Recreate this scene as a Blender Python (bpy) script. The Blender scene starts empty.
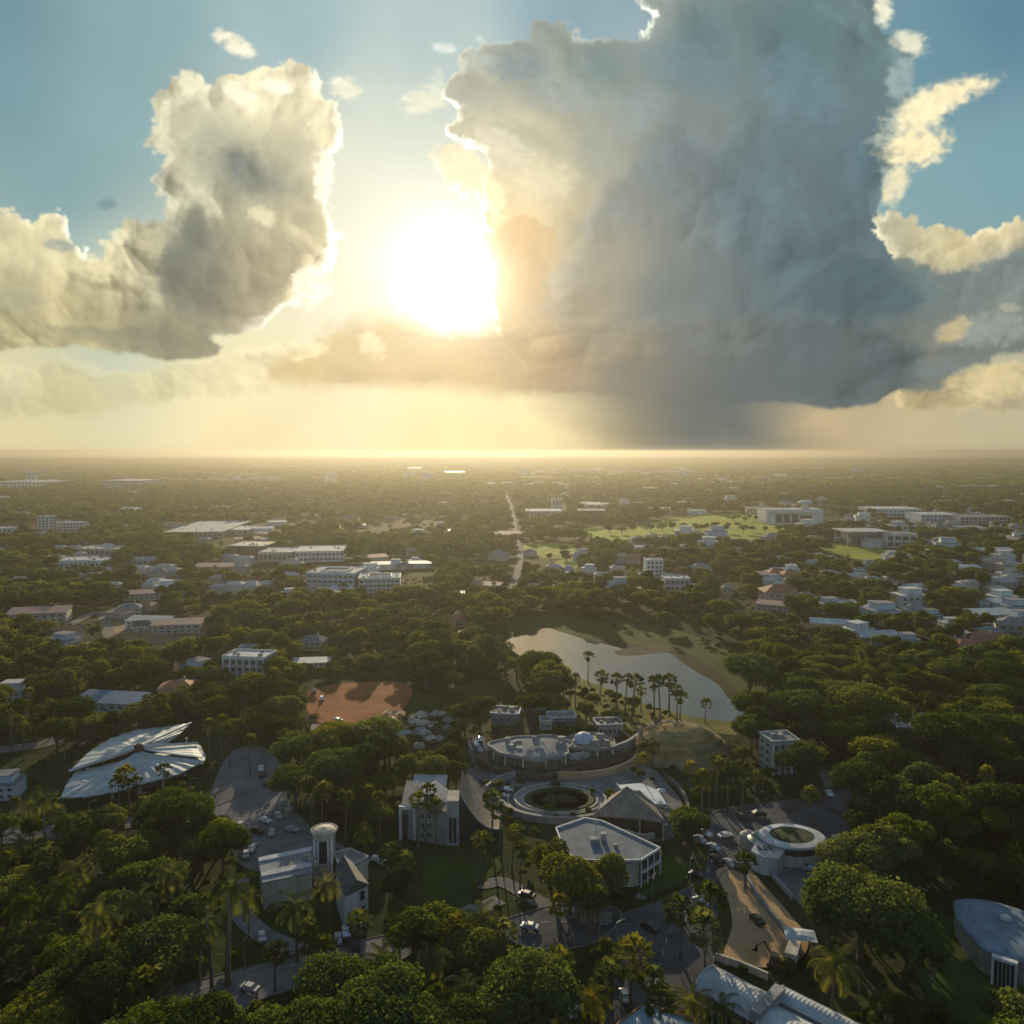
import bpy, math, random
import numpy as np
from mathutils import Vector, Matrix
R = math.radians
rnd = random.Random(11)
scene = bpy.context.scene
# ------------------------------------------------------------------ camera, sky, sun, exposure
H, F, PITCH = 110.0, 800.0, math.atan(61/800.0)
cam = bpy.data.cameras.new('camera'); cam.sensor_width = 36; cam.lens = 36*F/1024; cam.clip_start = 1; cam.clip_end = 120000
camo = bpy.data.objects.new('camera', cam); scene.collection.objects.link(camo)
camo.location = (0, 0, H); camo.rotation_euler = (math.pi/2-PITCH, 0, 0)
scene.camera = camo
scene.view_settings.view_transform = 'Standard'; scene.view_settings.look = 'None'
EXPO = 0.42
scene.view_settings.exposure = EXPO; scene.view_settings.gamma = 1.0
CY = scene.cycles
scene.render.engine = 'CYCLES'
CY.max_bounces = 4; CY.diffuse_bounces = 2; CY.glossy_bounces = 2; CY.transmission_bounces = 3; CY.transparent_max_bounces = 4
CY.volume_bounces = 0; CY.use_denoising = True; CY.caustics_reflective = False; CY.caustics_refractive = False
CY.sample_clamp_indirect = 3.0; CY.use_adaptive_sampling = True; CY.adaptive_threshold = 0.02
SUN_AZ, SUN_EL = math.atan((447-512)/800.0), math.atan((512-272)/800.0)-PITCH
SUN_STR, SKY_STR, HAZE_D, HAZE_G = 4.8, 0.15, 1.6e-4, 0.64
sun = bpy.data.lights.new('sun', 'SUN'); sun.energy = SUN_STR; sun.angle = R(.5); sun.color = (1, .80, .52)
suno = bpy.data.objects.new('sun', sun); scene.collection.objects.link(suno)
sd = Vector((math.sin(SUN_AZ)*math.cos(SUN_EL), math.cos(SUN_AZ)*math.cos(SUN_EL), math.sin(SUN_EL)))
suno.rotation_euler = sd.to_track_quat('Z', 'Y').to_euler()
# ---- the cloudy evening sky, computed procedurally as radiance over azimuth and elevation
_T = np.random.RandomState(7).rand(64, 256, 256).astype(np.float32)
def vnoise(x, y, seed):
    T = _T[seed % 64]
    ix = np.floor(x).astype(np.int32); iy = np.floor(y).astype(np.int32)
    fx = (x-ix).astype(np.float32); fy = (y-iy).astype(np.float32)
    fx = fx*fx*(3-2*fx); fy = fy*fy*(3-2*fy)
    ix &= 255; iy &= 255; jx = (ix+1) & 255; jy = (iy+1) & 255
    p = T[iy, ix]; q = T[jy, ix]
    p = p+(T[iy, jx]-p)*fx; q = q+(T[jy, jx]-q)*fx
    return p+(q-p)*fy
def fbm(x, y, seed, octs=5, g=.5):
    s = 0; a = 1; t = 0
    for o in range(octs):
        s = s + a*vnoise(x*2**o+o*17.3, y*2**o-o*9.1, seed+o); t += a; a *= g
    return s/t
def worley(x, y, seed):
    X = _T[seed % 64]*.8+.1; Y = _T[(seed+31) % 64]*.8+.1
    ix = np.floor(x).astype(np.int32); iy = np.floor(y).astype(np.int32)
    fx = (x-ix).astype(np.float32); fy = (y-iy).astype(np.float32)
    m = np.full(fx.shape, 9., np.float32)
    for dy in (-1,0,1):
        ky = (iy+dy) & 255
        for dx in (-1,0,1):
            kx = (ix+dx) & 255
            m = np.minimum(m, (dx+X[ky,kx]-fx)**2+(dy+Y[ky,kx]-fy)**2)
    return np.clip(1-np.sqrt(m), 0, 1)
def billow(x, y, seed, octs=4, g=.5):
    s = 0; a = 1; t = 0
    for o in range(octs):
        s = s + a*worley(x*2.1**o+o*5.7, y*2.1**o+o*3.3, seed+o*3); t += a; a *= g
    return s/t
def ss(a, b, x):
    t = np.clip((x-a)/(b-a), 0, 1); return t*t*(3-2*t)
def sdpoly(px, py, pts):
    d = np.full(px.shape, 1e9, np.float32); ins = np.zeros(px.shape, bool)
    n = len(pts)
    for i in range(n):
        x0,y0 = pts[i]; x1,y1 = pts[(i+1)%n]
        ex,ey = x1-x0, y1-y0; wx = px-x0; wy = py-y0
        t = np.clip((wx*ex+wy*ey)/(ex*ex+ey*ey+1e-9), 0, 1)
        d = np.minimum(d, (wx-t*ex)**2+(wy-t*ey)**2)
        if y0 != y1:
            ins ^= ((y0 > py) != (y1 > py)) & (px < ex*(py-y0)/ey+x0)
    d = np.sqrt(d); return np.where(ins, d, -d)
def lin(c):
    c = np.array(c, np.float32)/255.; return np.where(c <= .04045, c/12.92, ((c+.055)/1.055)**2.4)
def field(px, py, pts, p=3.0, soft=18.):
    num = 0; den = 0
    for (x, y, c) in pts:
        w = 1/(((px-x)**2+(py-y)**2+soft**2)**(p/2)); num = num+w[...,None]*lin(c); den = den+w
    return num/den[...,None]
SX, SY = 447., 272.
def grad(f, px, py):
    gy, gx = np.gradient(f); return gx, gy
def compute_sky(px, py, pxscale=1.0):
    """radiance (display-linear) and coverage of the cloudy sky; px, py: picture-like angular coordinates"""
    px = px.astype(np.float32); py = py.astype(np.float32)
    r = np.hypot(px-SX, py-SY); ux = (SX-px)/(r+1); uy = (SY-py)/(r+1)
    ang = np.arctan2(py-SY, px-SX)
    # clear air
    base = field(px, py, [(0,20,(110,150,162)),(150,20,(132,170,178)),(60,180,(126,166,172)),(20,100,(116,156,166)),(120,120,(132,170,176)),(300,30,(150,183,190)),(420,40,(178,202,202)),(560,10,(140,172,186)),
        (400,130,(204,214,198)),(350,200,(226,226,200)),(400,240,(240,236,208)),(390,300,(244,234,198)),(380,180,(226,228,206)),(120,300,(190,204,184)),(0,400,(224,214,166)),(0,440,(234,218,158)),(250,430,(252,232,168)),
        (250,400,(250,236,184)),(450,430,(255,234,162)),(520,440,(248,226,160)),(900,436,(208,188,142)),(1010,436,(200,184,142)),(1010,380,(190,184,156)),(830,436,(206,182,134)),(860,418,(186,172,134)),
        (1000,20,(90,136,158)),(940,180,(124,166,174)),(1010,170,(118,164,174)),(950,60,(104,150,166)),(700,-100,(90,128,150)),(0,-200,(84,124,144)),(1000,-200,(80,122,144)),
        (-300,200,(100,140,150)),(-300,430,(190,180,140)),(1400,200,(100,140,155)),(1400,430,(170,160,130))], 3.2, 40)
    base = base*.9+.1*base.mean(-1, keepdims=True)
    gl = np.exp(-r/46.)*.32+np.exp(-(r/38.)**2)*.3+np.exp(-r/170.)*.05
    glow = gl[...,None]*np.array([1.0,.93,.76],np.float32)
    rays = (fbm(ang*4.5+3, r*0+.5, 5, 3)-.5)*ss(60,260,r)*np.exp(-r/520.)
    col = base*(1+.35*rays[...,None])+glow*.9
    alpha = np.ones(px.shape, np.float32)
    wx = (fbm(px/60, py/60, 41, 3)-.5); wy = (fbm(px/60+9, py/60+4, 43, 3)-.5)
    RX, RY, RU, RV, RR, RG, RWX, RWY = px, py, ux, uy, r, glow, wx, wy
    def roi(x0, y0, x1, y1):
        m = (RX > x0) & (RX < x1) & (RY > y0) & (RY < y1)
        if not m.any(): return None
        i = np.where(m.any(1))[0]; j = np.where(m.any(0))[0]
        return (slice(i[0], i[-1]+1), slice(j[0], j[-1]+1))
    def wisps(cx, cy, rx, ry, rot, seed, c, k=1.):
        R = max(rx, ry)*2.6; S = roi(cx-R, cy-R, cx+R, cy+R)
        if S is None: return
        px, py, wx, wy = RX[S], RY[S], RWX[S], RWY[S]
        ca, sa = np.cos(rot), np.sin(rot)
        dx = ((px-cx)*ca+(py-cy)*sa)/rx; dy = (-(px-cx)*sa+(py-cy)*ca)/ry
        e = 1-np.sqrt(dx*dx+dy*dy)
        n = billow(px/16+wx*2, py/11+wy*2, seed, 4, .6)*.6+fbm(px/9+wx*3, py/6+wy*3, seed+3, 4, .6)*.6
        a = ss(.42, .95, e*.75+n*.9-.1)*ss(-.4, .3, e)*k
        cc = lin(c)*(.82+.5*n[...,None])
        col[S] = col[S]*(1-a[...,None])+cc*a[...,None]; alpha[S] = np.maximum(alpha[S], a)
    def layer(poly, scale, seed, rough, body, rim, rimw, relief, edge=(0,.1), flat=None, detail=1., octs=5, k=1., edgesoft=0., rk=1.):
        """one cloud mass: outline, puffs along it, backlit rim, body colours"""
        lo = np.array(poly).min(0)-scale*2; hi = np.array(poly).max(0)+scale*2
        S = roi(lo[0], lo[1], hi[0], hi[1])
        if S is None: return
        px, py, ux, uy, r, glow, wx, wy = RX[S], RY[S], RU[S], RV[S], RR[S], RG[S], RWX[S], RWY[S]
        x = px+wx*scale*.35; y = py+wy*scale*.35
        sd = sdpoly(x, y, poly)
        b = billow(x/scale, y/scale*1.1, seed, octs, .52)
        f = fbm(x/(scale*.3), y/(scale*.3), seed+50, 4, .55)
        n = (b-.42)*1.0+(f-.5)*.28
        if flat is not None:   # flat base: calm the puffs near it
            q = ss(flat-6, flat-60, py); n = n*(.3+.7*q)
        h = sd/scale+rough*n*1.6
        aw = edge[1]+edgesoft*ss(0, 1, fbm(px/90, py/90, seed+7, 2)*1.6-.4)
        a = ss(edge[0], edge[0]+aw, h)*k
        # relief: puffs toward the sun are brighter
        hh = .75*billow(x/scale*.62, y/scale*.7, seed+9, 3, .26)+.5*fbm(x/scale*.8, y/scale*.9, seed+12, 3, .38)
        gx, gy = grad(hh, px, py)
        dl = -(gx*ux+gy*uy)*scale*pxscale
        up = gy*scale*pxscale
        bc = field(px, py, body, 3., 20)
        big = ss(.3, .7, fbm(px/scale*.5, py/scale*.5, seed+20, 2))
        shade = np.clip(1+relief*(.3+1.1*big)*np.clip(dl*.6+up*.3, -1.0, 1.8)+.22*relief*(f-.5)+.3*relief*(b-.45), .45, 2.2)
        cc = bc*shade[...,None]
        if 31 <= seed <= 38: cc = cc*np.array([1.09,1.01,.88],np.float32)
        th = np.clip((h-edge[0])/rimw, 0, 1)
        rr = (1-th)**2.2
        near = .3+.9*np.exp(-r/230.)
        sgx, sgy = grad(sd, px, py)
        face = np.clip(.42-(sgx*ux+sgy*uy)/(np.hypot(sgx,sgy)+1e-6)*.6, .12, 1)*(.3+1.4*ss(.3,.65,fbm(px/28, py/28, seed+33, 3)))
        if flat is not None: face = face*ss(flat-8, flat-40, py)
        rr = rr*face*rk
        rc = lin(rim)*(rr*near*(.55+.9*f))[...,None]*1.8
        cc = cc*(1-.3*rr[...,None])+rc
        cc = cc+glow*.6*np.exp(-np.clip(h,0,3)*.9)[...,None]
        col[S] = col[S]*(1-a[...,None])+cc*a[...,None]; alpha[S] = np.maximum(alpha[S], a)
    # far low clouds above the horizon
    layer([(-60,368),(60,360),(110,372),(170,366),(230,352),(310,345),(330,372),(300,396),(180,402),(90,420),(-60,418)], 26, 11, .5,
        [(0,400,(196,190,150)),(0,375,(226,218,178)),(120,385,(212,204,160)),(260,370,(236,222,176)),(60,412,(200,192,146))], (255,246,205), .5, .22, (0,.5), k=.75)
    layer([(900,372),(940,380),(1000,362),(1100,360),(1100,412),(900,412)], 24, 12, .55,
        [(920,392,(176,160,120)),(1000,385,(214,196,146)),(1010,405,(160,150,124))], (255,236,180), .6, .4, (0,.35), k=.85)
    # wisps
    wisps(233,44,26,12,.5,60,(240,232,205)); wisps(445,48,14,7,.1,61,(215,222,214),.8); wisps(425,100,30,16,-.2,62,(232,228,200),.75)
    wisps(345,88,22,14,.2,63,(236,232,204),.8); wisps(437,85,9,24,.1,66,(215,218,200),.5)
    # left cumulus
    lb = [(200,110,(204,200,170)),(170,130,(206,202,172)),(230,90,(232,224,188)),(250,110,(236,226,186)),(300,100,(238,228,190)),(320,150,(232,220,180)),
        (240,165,(142,146,130)),(285,185,(152,152,132)),(215,140,(160,162,142)),(190,200,(190,188,160)),(250,245,(170,162,132)),(300,220,(206,194,152)),(290,260,(160,152,124)),
        (180,250,(134,136,120)),(200,290,(138,136,116)),(240,300,(160,150,122)),(160,330,(142,138,112)),(180,355,(146,140,114)),(90,330,(176,168,128)),(60,300,(206,192,148)),
        (30,250,(222,212,170)),(0,290,(186,178,142)),(20,335,(178,168,128)),(130,260,(196,188,152)),(110,285,(180,170,134)),(50,225,(232,222,180)),(315,280,(226,206,154))]
    layer([(-80,225),(-20,214),(12,218),(30,224),(52,212),(66,222),(68,240),(84,262),(100,266),(112,246),(124,240),(134,226),(152,228),(164,224),(170,200),(158,184),
        (164,158),(152,140),(154,110),(162,88),(178,76),(194,72),(214,86),(232,80),(250,84),(258,68),(276,64),(290,62),(306,72),(322,90),(334,106),(340,130),(338,150),(322,170),(326,200),
        (330,230),(326,262),(316,290),(290,304),(262,322),(240,334),(212,340),(224,350),(220,358),(180,364),(150,358),(120,352),(60,350),(-80,352)], 34, 21, .62, lb, (255,250,228), .5, .9, (0,.16), flat=356, rk=1.25)
    # darker puffs in front of it
    layer([(215,146),(232,140),(255,152),(268,160),(288,178),(286,200),(262,210),(240,204),(222,186),(214,166)], 22, 22, .6,
        [(232,160,(112,120,112)),(262,180,(122,126,114)),(270,205,(150,148,126))], (200,194,164), .3, .4, (0,1.1), k=.9, edgesoft=.5)
    layer([(170,214),(200,206),(226,222),(256,240),(282,236),(306,238),(316,252),(300,280),(268,310),(240,328),(205,330),(168,316),(146,294),(146,262),(166,240)], 30, 23, .6,
        [(180,240,(118,122,110)),(200,290,(120,120,104)),(240,320,(138,130,108)),(160,290,(116,119,106)),(270,262,(172,160,126)),(300,256,(168,156,124)),(250,300,(156,148,120))], (226,212,170), .3, .4, (0,.8), k=.92, flat=372, edgesoft=.4)
    layer([(40,326),(70,320),(104,326),(150,322),(210,332),(222,352),(160,362),(110,350),(60,340)], 20, 24, .5,
        [(80,332,(160,154,126)),(150,345,(142,138,114)),(205,345,(146,140,114))], (200,186,140), .3, .25, (0,.5), k=.8, flat=362)
    wisps(60,247,20,8,.2,64,(140,150,146),.8); wisps(107,204,12,9,0,65,(118,142,150),.85)
    wisps(238,95,26,13,.5,84,(252,244,214),.8); wisps(275,86,22,10,.2,85,(252,246,218),.8); wisps(206,140,24,16,.3,86,(178,178,154),.6)
    wisps(262,216,18,12,.5,87,(240,228,186),.5); wisps(322,175,12,34,0,88,(255,248,220),.8); wisps(302,218,16,13,0,89,(160,154,128),.7)
    wisps(300,150,28,20,.2,90,(176,172,146),.65); wisps(165,120,8,26,.1,91,(236,230,196),.5); wisps(100,268,22,16,.3,92,(238,226,180),.6); wisps(20,300,30,14,.1,93,(160,158,132),.55)
    wisps(120,236,12,10,.3,94,(244,234,194),.7); wisps(150,244,20,18,.2,95,(196,188,152),.6); wisps(70,262,30,14,.5,96,(224,214,172),.6)
    # storm cloud, back tower to front shelves
    sb = [(470,90,(160,166,160)),(520,60,(130,146,152)),(600,70,(116,140,146)),(700,40,(98,126,138)),(800,40,(94,124,138)),(870,60,(100,128,140)),(640,10,(150,166,168)),
        (480,130,(206,204,180)),(540,140,(184,184,166)),(600,150,(150,160,158)),(530,190,(214,206,172)),(560,220,(198,190,160)),(480,90,(176,184,174)),(600,230,(142,146,142)),(680,160,(106,128,140)),
        (700,230,(102,124,136)),(780,160,(96,122,138)),(860,160,(92,120,136)),(790,260,(96,120,134)),(850,240,(92,116,132)),(520,230,(232,206,152)),(600,300,(140,142,134)),
        (560,300,(172,160,132)),(660,300,(116,130,134)),(740,320,(100,120,132)),(540,370,(196,172,128)),(510,340,(214,188,140)),(580,390,(158,144,116)),(620,380,(126,126,120)),(700,390,(104,118,124)),(800,390,(92,108,116)),(880,400,(100,112,116)),(500,260,(250,220,160)),
        (700,-100,(80,105,125)),(800,-200,(75,95,115))]
    layer([(462,108),(450,98),(458,76),(470,64),(478,46),(492,40),(516,48),(540,36),(566,34),(590,42),(622,42),(642,34),(652,14),(640,-4),(600,-60),(640,-200),(900,-200),(880,-60),
        (884,4),(876,20),(892,40),(912,50),(906,78),(912,104),(900,130),(898,158),(886,176),(884,202),(874,226),(900,250),(930,300),(920,380),(880,404),(760,404),(640,402),(540,392),(500,330),
        (498,230),(492,196),(498,170),(490,152),(470,148),(452,132)], 44, 31, .5, sb, (255,250,226), .22, .44, (0,.10), flat=400, rk=3.2)
    # bright ragged edge right of the sun
    layer([(426,158),(448,142),(480,156),(494,176),(510,196),(502,222),(486,214),(470,198),(448,186)], 20, 32, .8,
        [(460,170,(244,232,196)),(490,210,(255,240,200))], (255,250,225), .6, .3, (0,.5), k=.8)
    wisps(910,120,52,26,-.7,97,(176,186,172),.85); wisps(950,94,54,15,-.3,67,(236,224,184)); wisps(925,112,36,20,-.5,98,(240,228,186)); wisps(916,148,42,24,-.25,68,(240,226,182)); wisps(896,184,14,26,.3,69,(224,216,180)); wisps(910,42,22,14,.3,70,(216,216,190),.95); wisps(884,8,12,22,0,71,(228,226,200),.95); wisps(900,78,16,26,.2,99,(150,168,168),.8)
    # right cumulus deck
    layer([(872,222),(890,214),(912,218),(924,232),(944,226),(958,236),(972,240),(986,232),(1004,222),(1020,222),(1060,230),(1100,240),(1100,300),(960,300),(900,262)], 22, 33, .6,
        [(890,235,(176,180,162)),(930,245,(200,196,166)),(905,260,(180,180,160)),(960,255,(214,204,164)),(1000,235,(222,212,176)),(1010,260,(128,142,144)),(960,280,(120,134,136))], (255,244,205), .6, .4, (0,.14))
    layer([(840,262),(880,250),(920,262),(950,272),(985,262),(1010,248),(1100,244),(1100,352),(1000,356),(940,392),(880,396),(820,380),(800,300)], 30, 34, .5,
        [(860,280,(84,108,122)),(930,290,(100,122,132)),(1000,270,(112,132,140)),(1000,300,(120,136,140)),(930,340,(118,126,124)),(1010,345,(104,118,122)),(880,380,(88,106,114))], (170,176,160), .4, .2, (0,.4), k=.92)
    wisps(985,330,60,22,-.1,111,(150,158,150),.6); wisps(1000,385,60,20,-.1,112,(214,198,150),.6); wisps(940,370,44,12,0,113,(112,124,126),.6)
    wisps(955,330,22,14,-.6,72,(206,184,130),.6); wisps(1010,308,14,6,0,73,(170,170,150),.6); wisps(985,372,40,10,-.15,74,(206,190,140),.55)
    wisps(500,150,44,26,.4,101,(216,210,182),.55); wisps(560,96,50,24,.1,102,(150,162,158),.5); wisps(545,180,36,30,.2,103,(222,212,176),.5); wisps(520,70,40,14,0,104,(118,136,144),.5); wisps(690,70,70,36,.3,105,(108,132,142),.5)
    wisps(640,110,40,30,-.4,106,(136,152,154),.45); wisps(800,90,60,40,.5,107,(104,130,144),.5); wisps(478,60,22,12,.2,108,(170,180,172),.5); wisps(585,262,26,36,.2,109,(178,170,146),.5); wisps(760,240,60,26,-.3,110,(104,126,136),.45)
    # front shelves of the storm
    layer([(600,190),(622,166),(648,140),(690,132),(740,150),(800,130),(860,150),(872,200),(870,260),(880,300),(880,398),(620,398),(560,330),(540,310),(562,270),(580,230)], 46, 35, .42,
        [(610,190,(128,138,140)),(660,150,(108,128,138)),(760,200,(94,118,134)),(850,200,(92,116,132)),(600,260,(146,146,136)),(580,310,(156,148,130)),(680,300,(108,124,130)),(800,260,(88,112,128)),
         (760,340,(92,112,124)),(700,385,(104,116,120)),(830,385,(86,104,114)),(640,380,(120,124,120))], (140,152,152), .5, .40, (0,.5), k=.9, flat=398, edgesoft=.5)
    layer([(770,300),(800,276),(840,252),(880,256),(910,280),(925,300),(915,322),(860,320),(800,322),(740,318),(710,316)], 24, 36, .5,
        [(780,300,(92,114,126)),(850,280,(80,104,120)),(900,290,(82,106,120)),(850,312,(74,96,110))], (116,136,144), .5, .2, (0,.6), k=.8, flat=326)
    layer([(486,238),(500,224),(516,216),(538,216),(552,230),(556,250),(545,300),(500,322),(492,280)], 24, 37, .55,
        [(520,235,(214,180,124)),(545,250,(190,168,128)),(500,290,(240,204,150)),(540,300,(190,166,128))], (255,225,160), .35, .2, (0,.25), k=.85, edgesoft=.3)
    layer([(262,388),(264,366),(284,344),(312,340),(334,318),(360,312),(384,302),(404,310),(430,320),(470,326),(510,326),(545,322),(590,322),(640,322),(760,310),(880,330),(920,345),(1000,350),(930,362),(890,386),(884,410),
        (760,412),(640,404),(560,402),(500,404),(440,398),(360,396),(300,394)], 30, 38, .5,
        [(290,375,(206,188,140)),(340,350,(208,190,144)),(400,345,(214,190,142)),(460,370,(206,178,128)),(430,390,(200,172,124)),(350,388,(196,172,126)),(530,350,(184,162,124)),(600,330,(138,134,120)),
         (560,390,(160,140,110)),(640,390,(124,120,110)),(700,350,(106,118,122)),(800,350,(92,108,118)),(850,400,(84,100,108)),(760,400,(92,106,112)),(900,365,(86,104,112)),(960,352,(100,114,118))], (235,215,165), .3, .30, (0,.55), flat=404, k=.93, edgesoft=.3, rk=.5)
    # bright gaps in the low cloud left of the sun
    wisps(372,346,20,14,.9,75,(255,240,190),.5); wisps(312,352,26,8,-.4,76,(246,230,180),.5)
    wisps(310,285,26,30,.6,78,(255,246,214),.8)
    # rain shaft, hanging from the softened storm base
    vb = np.clip(1-np.hypot((px-672)/150, (py-400)/46), 0, 1)**.6*.9*(.8+.4*fbm(px/30, py/18, 83, 3)); col = col*(1-vb[...,None])+vb[...,None]*field(px,py,[(560,395,(158,146,122)),(640,395,(112,118,114)),(760,395,(92,106,112))],3,20)
    t = ss(385, 450, py); cx = 680+t*0; 
    dxl = px-(588-14*t+10*(fbm(py/9, px*0+3, 85, 3)-.5)); dxr = (822+50*t*t)-px
    e = ss(-50, 85, dxl)*ss(0, 120, dxr)*ss(340, 402, py)
    st = .92+.22*(fbm((px-680)/(26+10*t)+py*.004, py/160, 81, 3)-.5)
    rc = field(px, py, [(580,420,(190,168,122)),(625,425,(132,124,104)),(690,425,(84,98,100)),(740,420,(92,102,104)),(700,450,(74,88,94)),(790,440,(150,140,114)),(600,448,(160,142,100)),(660,395,(108,112,108)),(760,390,(88,102,108)),(620,385,(138,128,108))], 3, 45)
    a = np.clip(e*1.05*st, 0, .95)[...,None]
    col = col*(1-a)+rc*a; alpha = np.maximum(alpha, a[...,0])
    # light scattered in the air in front of everything
    rays2 = .8+.25*(fbm(ang*7+1, r*0+2.5, 6, 4)-.42)
    lobes = (.5+.5*np.cos(ang-1.9))                      # stronger below and to the left
    veil = np.exp(-r/90.)*.17+np.exp(-r/240.)*.10*rays2*(.4+.8*lobes)
    col = col*(1-np.clip(veil*.25,0,.6)[...,None])+veil[...,None]*lin((255,238,208))
    rq = np.hypot((px-449)/.92, py-276); core = np.exp(-(rq/37.)**1.9)*2.1+np.exp(-r/75.)*.36
    col = col+core[...,None]*np.array([1,.95,.8],np.float32)
    alpha = np.maximum(alpha, np.clip(veil*3,0,1))
    # horizon haze
    hz = np.exp(-np.clip(452-py,0,900)/7.)*.4
    col = col*(1-.35*hz[...,None])+.35*hz[...,None]*field(px,py,[(0,450,(205,190,130)),(450,450,(250,215,130)),(600,450,(160,140,100)),(700,450,(90,104,110)),(900,450,(150,140,110)),(1020,450,(140,145,130))],3,30)
    alpha = np.maximum(alpha, np.clip(hz*2,0,1))
    low = ss(449.5, 453.5, py)[...,None]*.7      # the last veil of air over the farthest land
    col = col*(1-low)+low*field(px,py,[(0,450,(170,160,112)),(250,450,(196,180,122)),(450,450,(226,200,132)),(560,450,(176,158,112)),(680,450,(84,98,102)),(900,450,(88,104,108)),(1020,450,(92,108,112))],3,50)
    return np.clip(col,0,12), np.clip(alpha,0,1)
def build_world():
    W, Hh = 1900, 920; A0, A1, E0, E1 = -65., 65., -3., 60.
    az = np.radians(np.linspace(A0, A1, W, dtype=np.float32))[None, :]; el = np.radians(np.linspace(E1, E0, Hh, dtype=np.float32))[:, None]
    dx = np.sin(az)*np.cos(el); dy = np.cos(az)*np.cos(el); dz = np.sin(el)+0*az
    zc = np.maximum(dy*math.cos(PITCH)-dz*math.sin(PITCH), .05)
    px = 512+F*dx/zc; py = 512-F*(dy*math.sin(PITCH)+dz*math.cos(PITCH))/zc
    col, al = compute_sky(px, py)
    azd, eld = np.degrees(az), np.degrees(el)
    al = al*ss(64.5, 48, np.abs(azd))*ss(59.5, 46, eld)
    buf = np.ones((Hh, W, 4), np.float32); buf[..., :3] = col/2**EXPO; buf[..., 3] = al
    img = bpy.data.images.new('sky_map', W, Hh, alpha=True, float_buffer=True)
    try: img.colorspace_settings.name = 'Linear Rec.709'
    except Exception: pass
    img.alpha_mode = 'CHANNEL_PACKED'
    img.pixels.foreach_set(np.ascontiguousarray(buf[::-1]).ravel()); img.update()
    w = bpy.data.worlds.new('World'); scene.world = w; w.use_nodes = True
    nt = w.node_tree; nt.nodes.clear(); N = nt.nodes.new; L = nt.links.new
    def m(op, a, b=None, c=None):
        n = N('ShaderNodeMath'); n.operation = op
        for i, v in enumerate((a, b, c)):
            if v is None: continue
            if isinstance(v, (int, float)): n.inputs[i].default_value = v
            else: L(v, n.inputs[i])
        return n.outputs[0]
    tc = N('ShaderNodeTexCoord'); nv = N('ShaderNodeVectorMath'); nv.operation = 'NORMALIZE'; L(tc.outputs['Generated'], nv.inputs[0])
    sp = N('ShaderNodeSeparateXYZ'); L(nv.outputs[0], sp.inputs[0])
    a = m('ARCTAN2', sp.outputs[0], sp.outputs[1]); e = m('ARCSINE', sp.outputs[2])
    u = m('MULTIPLY_ADD', a, 180/math.pi/(A1-A0), -A0/(A1-A0)); v = m('MULTIPLY_ADD', e, 180/math.pi/(E1-E0), -E0/(E1-E0))
    cb = N('ShaderNodeCombineXYZ'); L(u, cb.inputs[0]); L(v, cb.inputs[1])
    it = N('ShaderNodeTexImage'); it.image = img; it.extension = 'EXTEND'; it.interpolation = 'Cubic'; L(cb.outputs[0], it.inputs[0])
    sk = N('ShaderNodeTexSky'); sk.sky_type = 'NISHITA'; sk.sun_disc = False; sk.sun_elevation = SUN_EL; sk.sun_rotation = SUN_AZ
    sk.air_density = 1.0; sk.dust_density = 1.5; sk.ozone_density = 1.5
    b1 = N('ShaderNodeBackground'); b1.inputs[1].default_value = SKY_STR; L(sk.outputs[0], b1.inputs[0])
    b2 = N('ShaderNodeBackground'); b2.inputs[1].default_value = 1.0; L(it.outputs[0], b2.inputs[0])
    mx = N('ShaderNodeMixShader'); L(it.outputs['Alpha'], mx.inputs[0]); L(b1.outputs[0], mx.inputs[1]); L(b2.outputs[0], mx.inputs[2])
    o = N('ShaderNodeOutputWorld'); L(mx.outputs[0], o.inputs[0])
    w.cycles.sampling_method = 'MANUAL'; w.cycles.sample_map_resolution = 512
build_world()
# ------------------------------------------------------------------ helpers
col = scene.collection
def at(px, py, z=0.0):
    """point on the level plane z seen at picture position px, py"""
    x = (px-512)/F; v = (512-py)/F
    d = Vector((x, math.cos(PITCH)+v*math.sin(PITCH), -math.sin(PITCH)+v*math.cos(PITCH)))
    t = (z-H)/d.z if d.z < -1e-5 else 60000/d.y
    return Vector((d.x*t, d.y*t, z))
def proj(x, y, z):
    zc = y*math.cos(PITCH)-(z-H)*math.sin(PITCH)
    return 512+F*x/zc, 512-F*(y*math.sin(PITCH)+(z-H)*math.cos(PITCH))/zc
def atp(pts, z=0.0): return [at(a, b, z) for a, b in pts]
def tag(o, label=None, cat=None, group=None, kind=None):
    if label: o['label'] = label
    if cat: o['category'] = cat
    if group: o['group'] = group
    if kind: o['kind'] = kind
    return o
def empty(name, loc, rz=0.0, label=None, cat=None, group=None):
    o = bpy.data.objects.new(name, None); col.objects.link(o); o.location = loc; o.rotation_euler = (0, 0, rz)
    o.empty_display_size = 1.0
    return tag(o, label, cat, group)
KIDS = {}
def kids(o):
    if o.name not in KIDS: KIDS[o.name] = list(o.children)
    return KIDS[o.name]
def copy_tree(o, parent=None):
    c = o.copy(); col.objects.link(c); c.parent = parent
    for ch in kids(o): copy_tree(ch, c)
    return c
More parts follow.
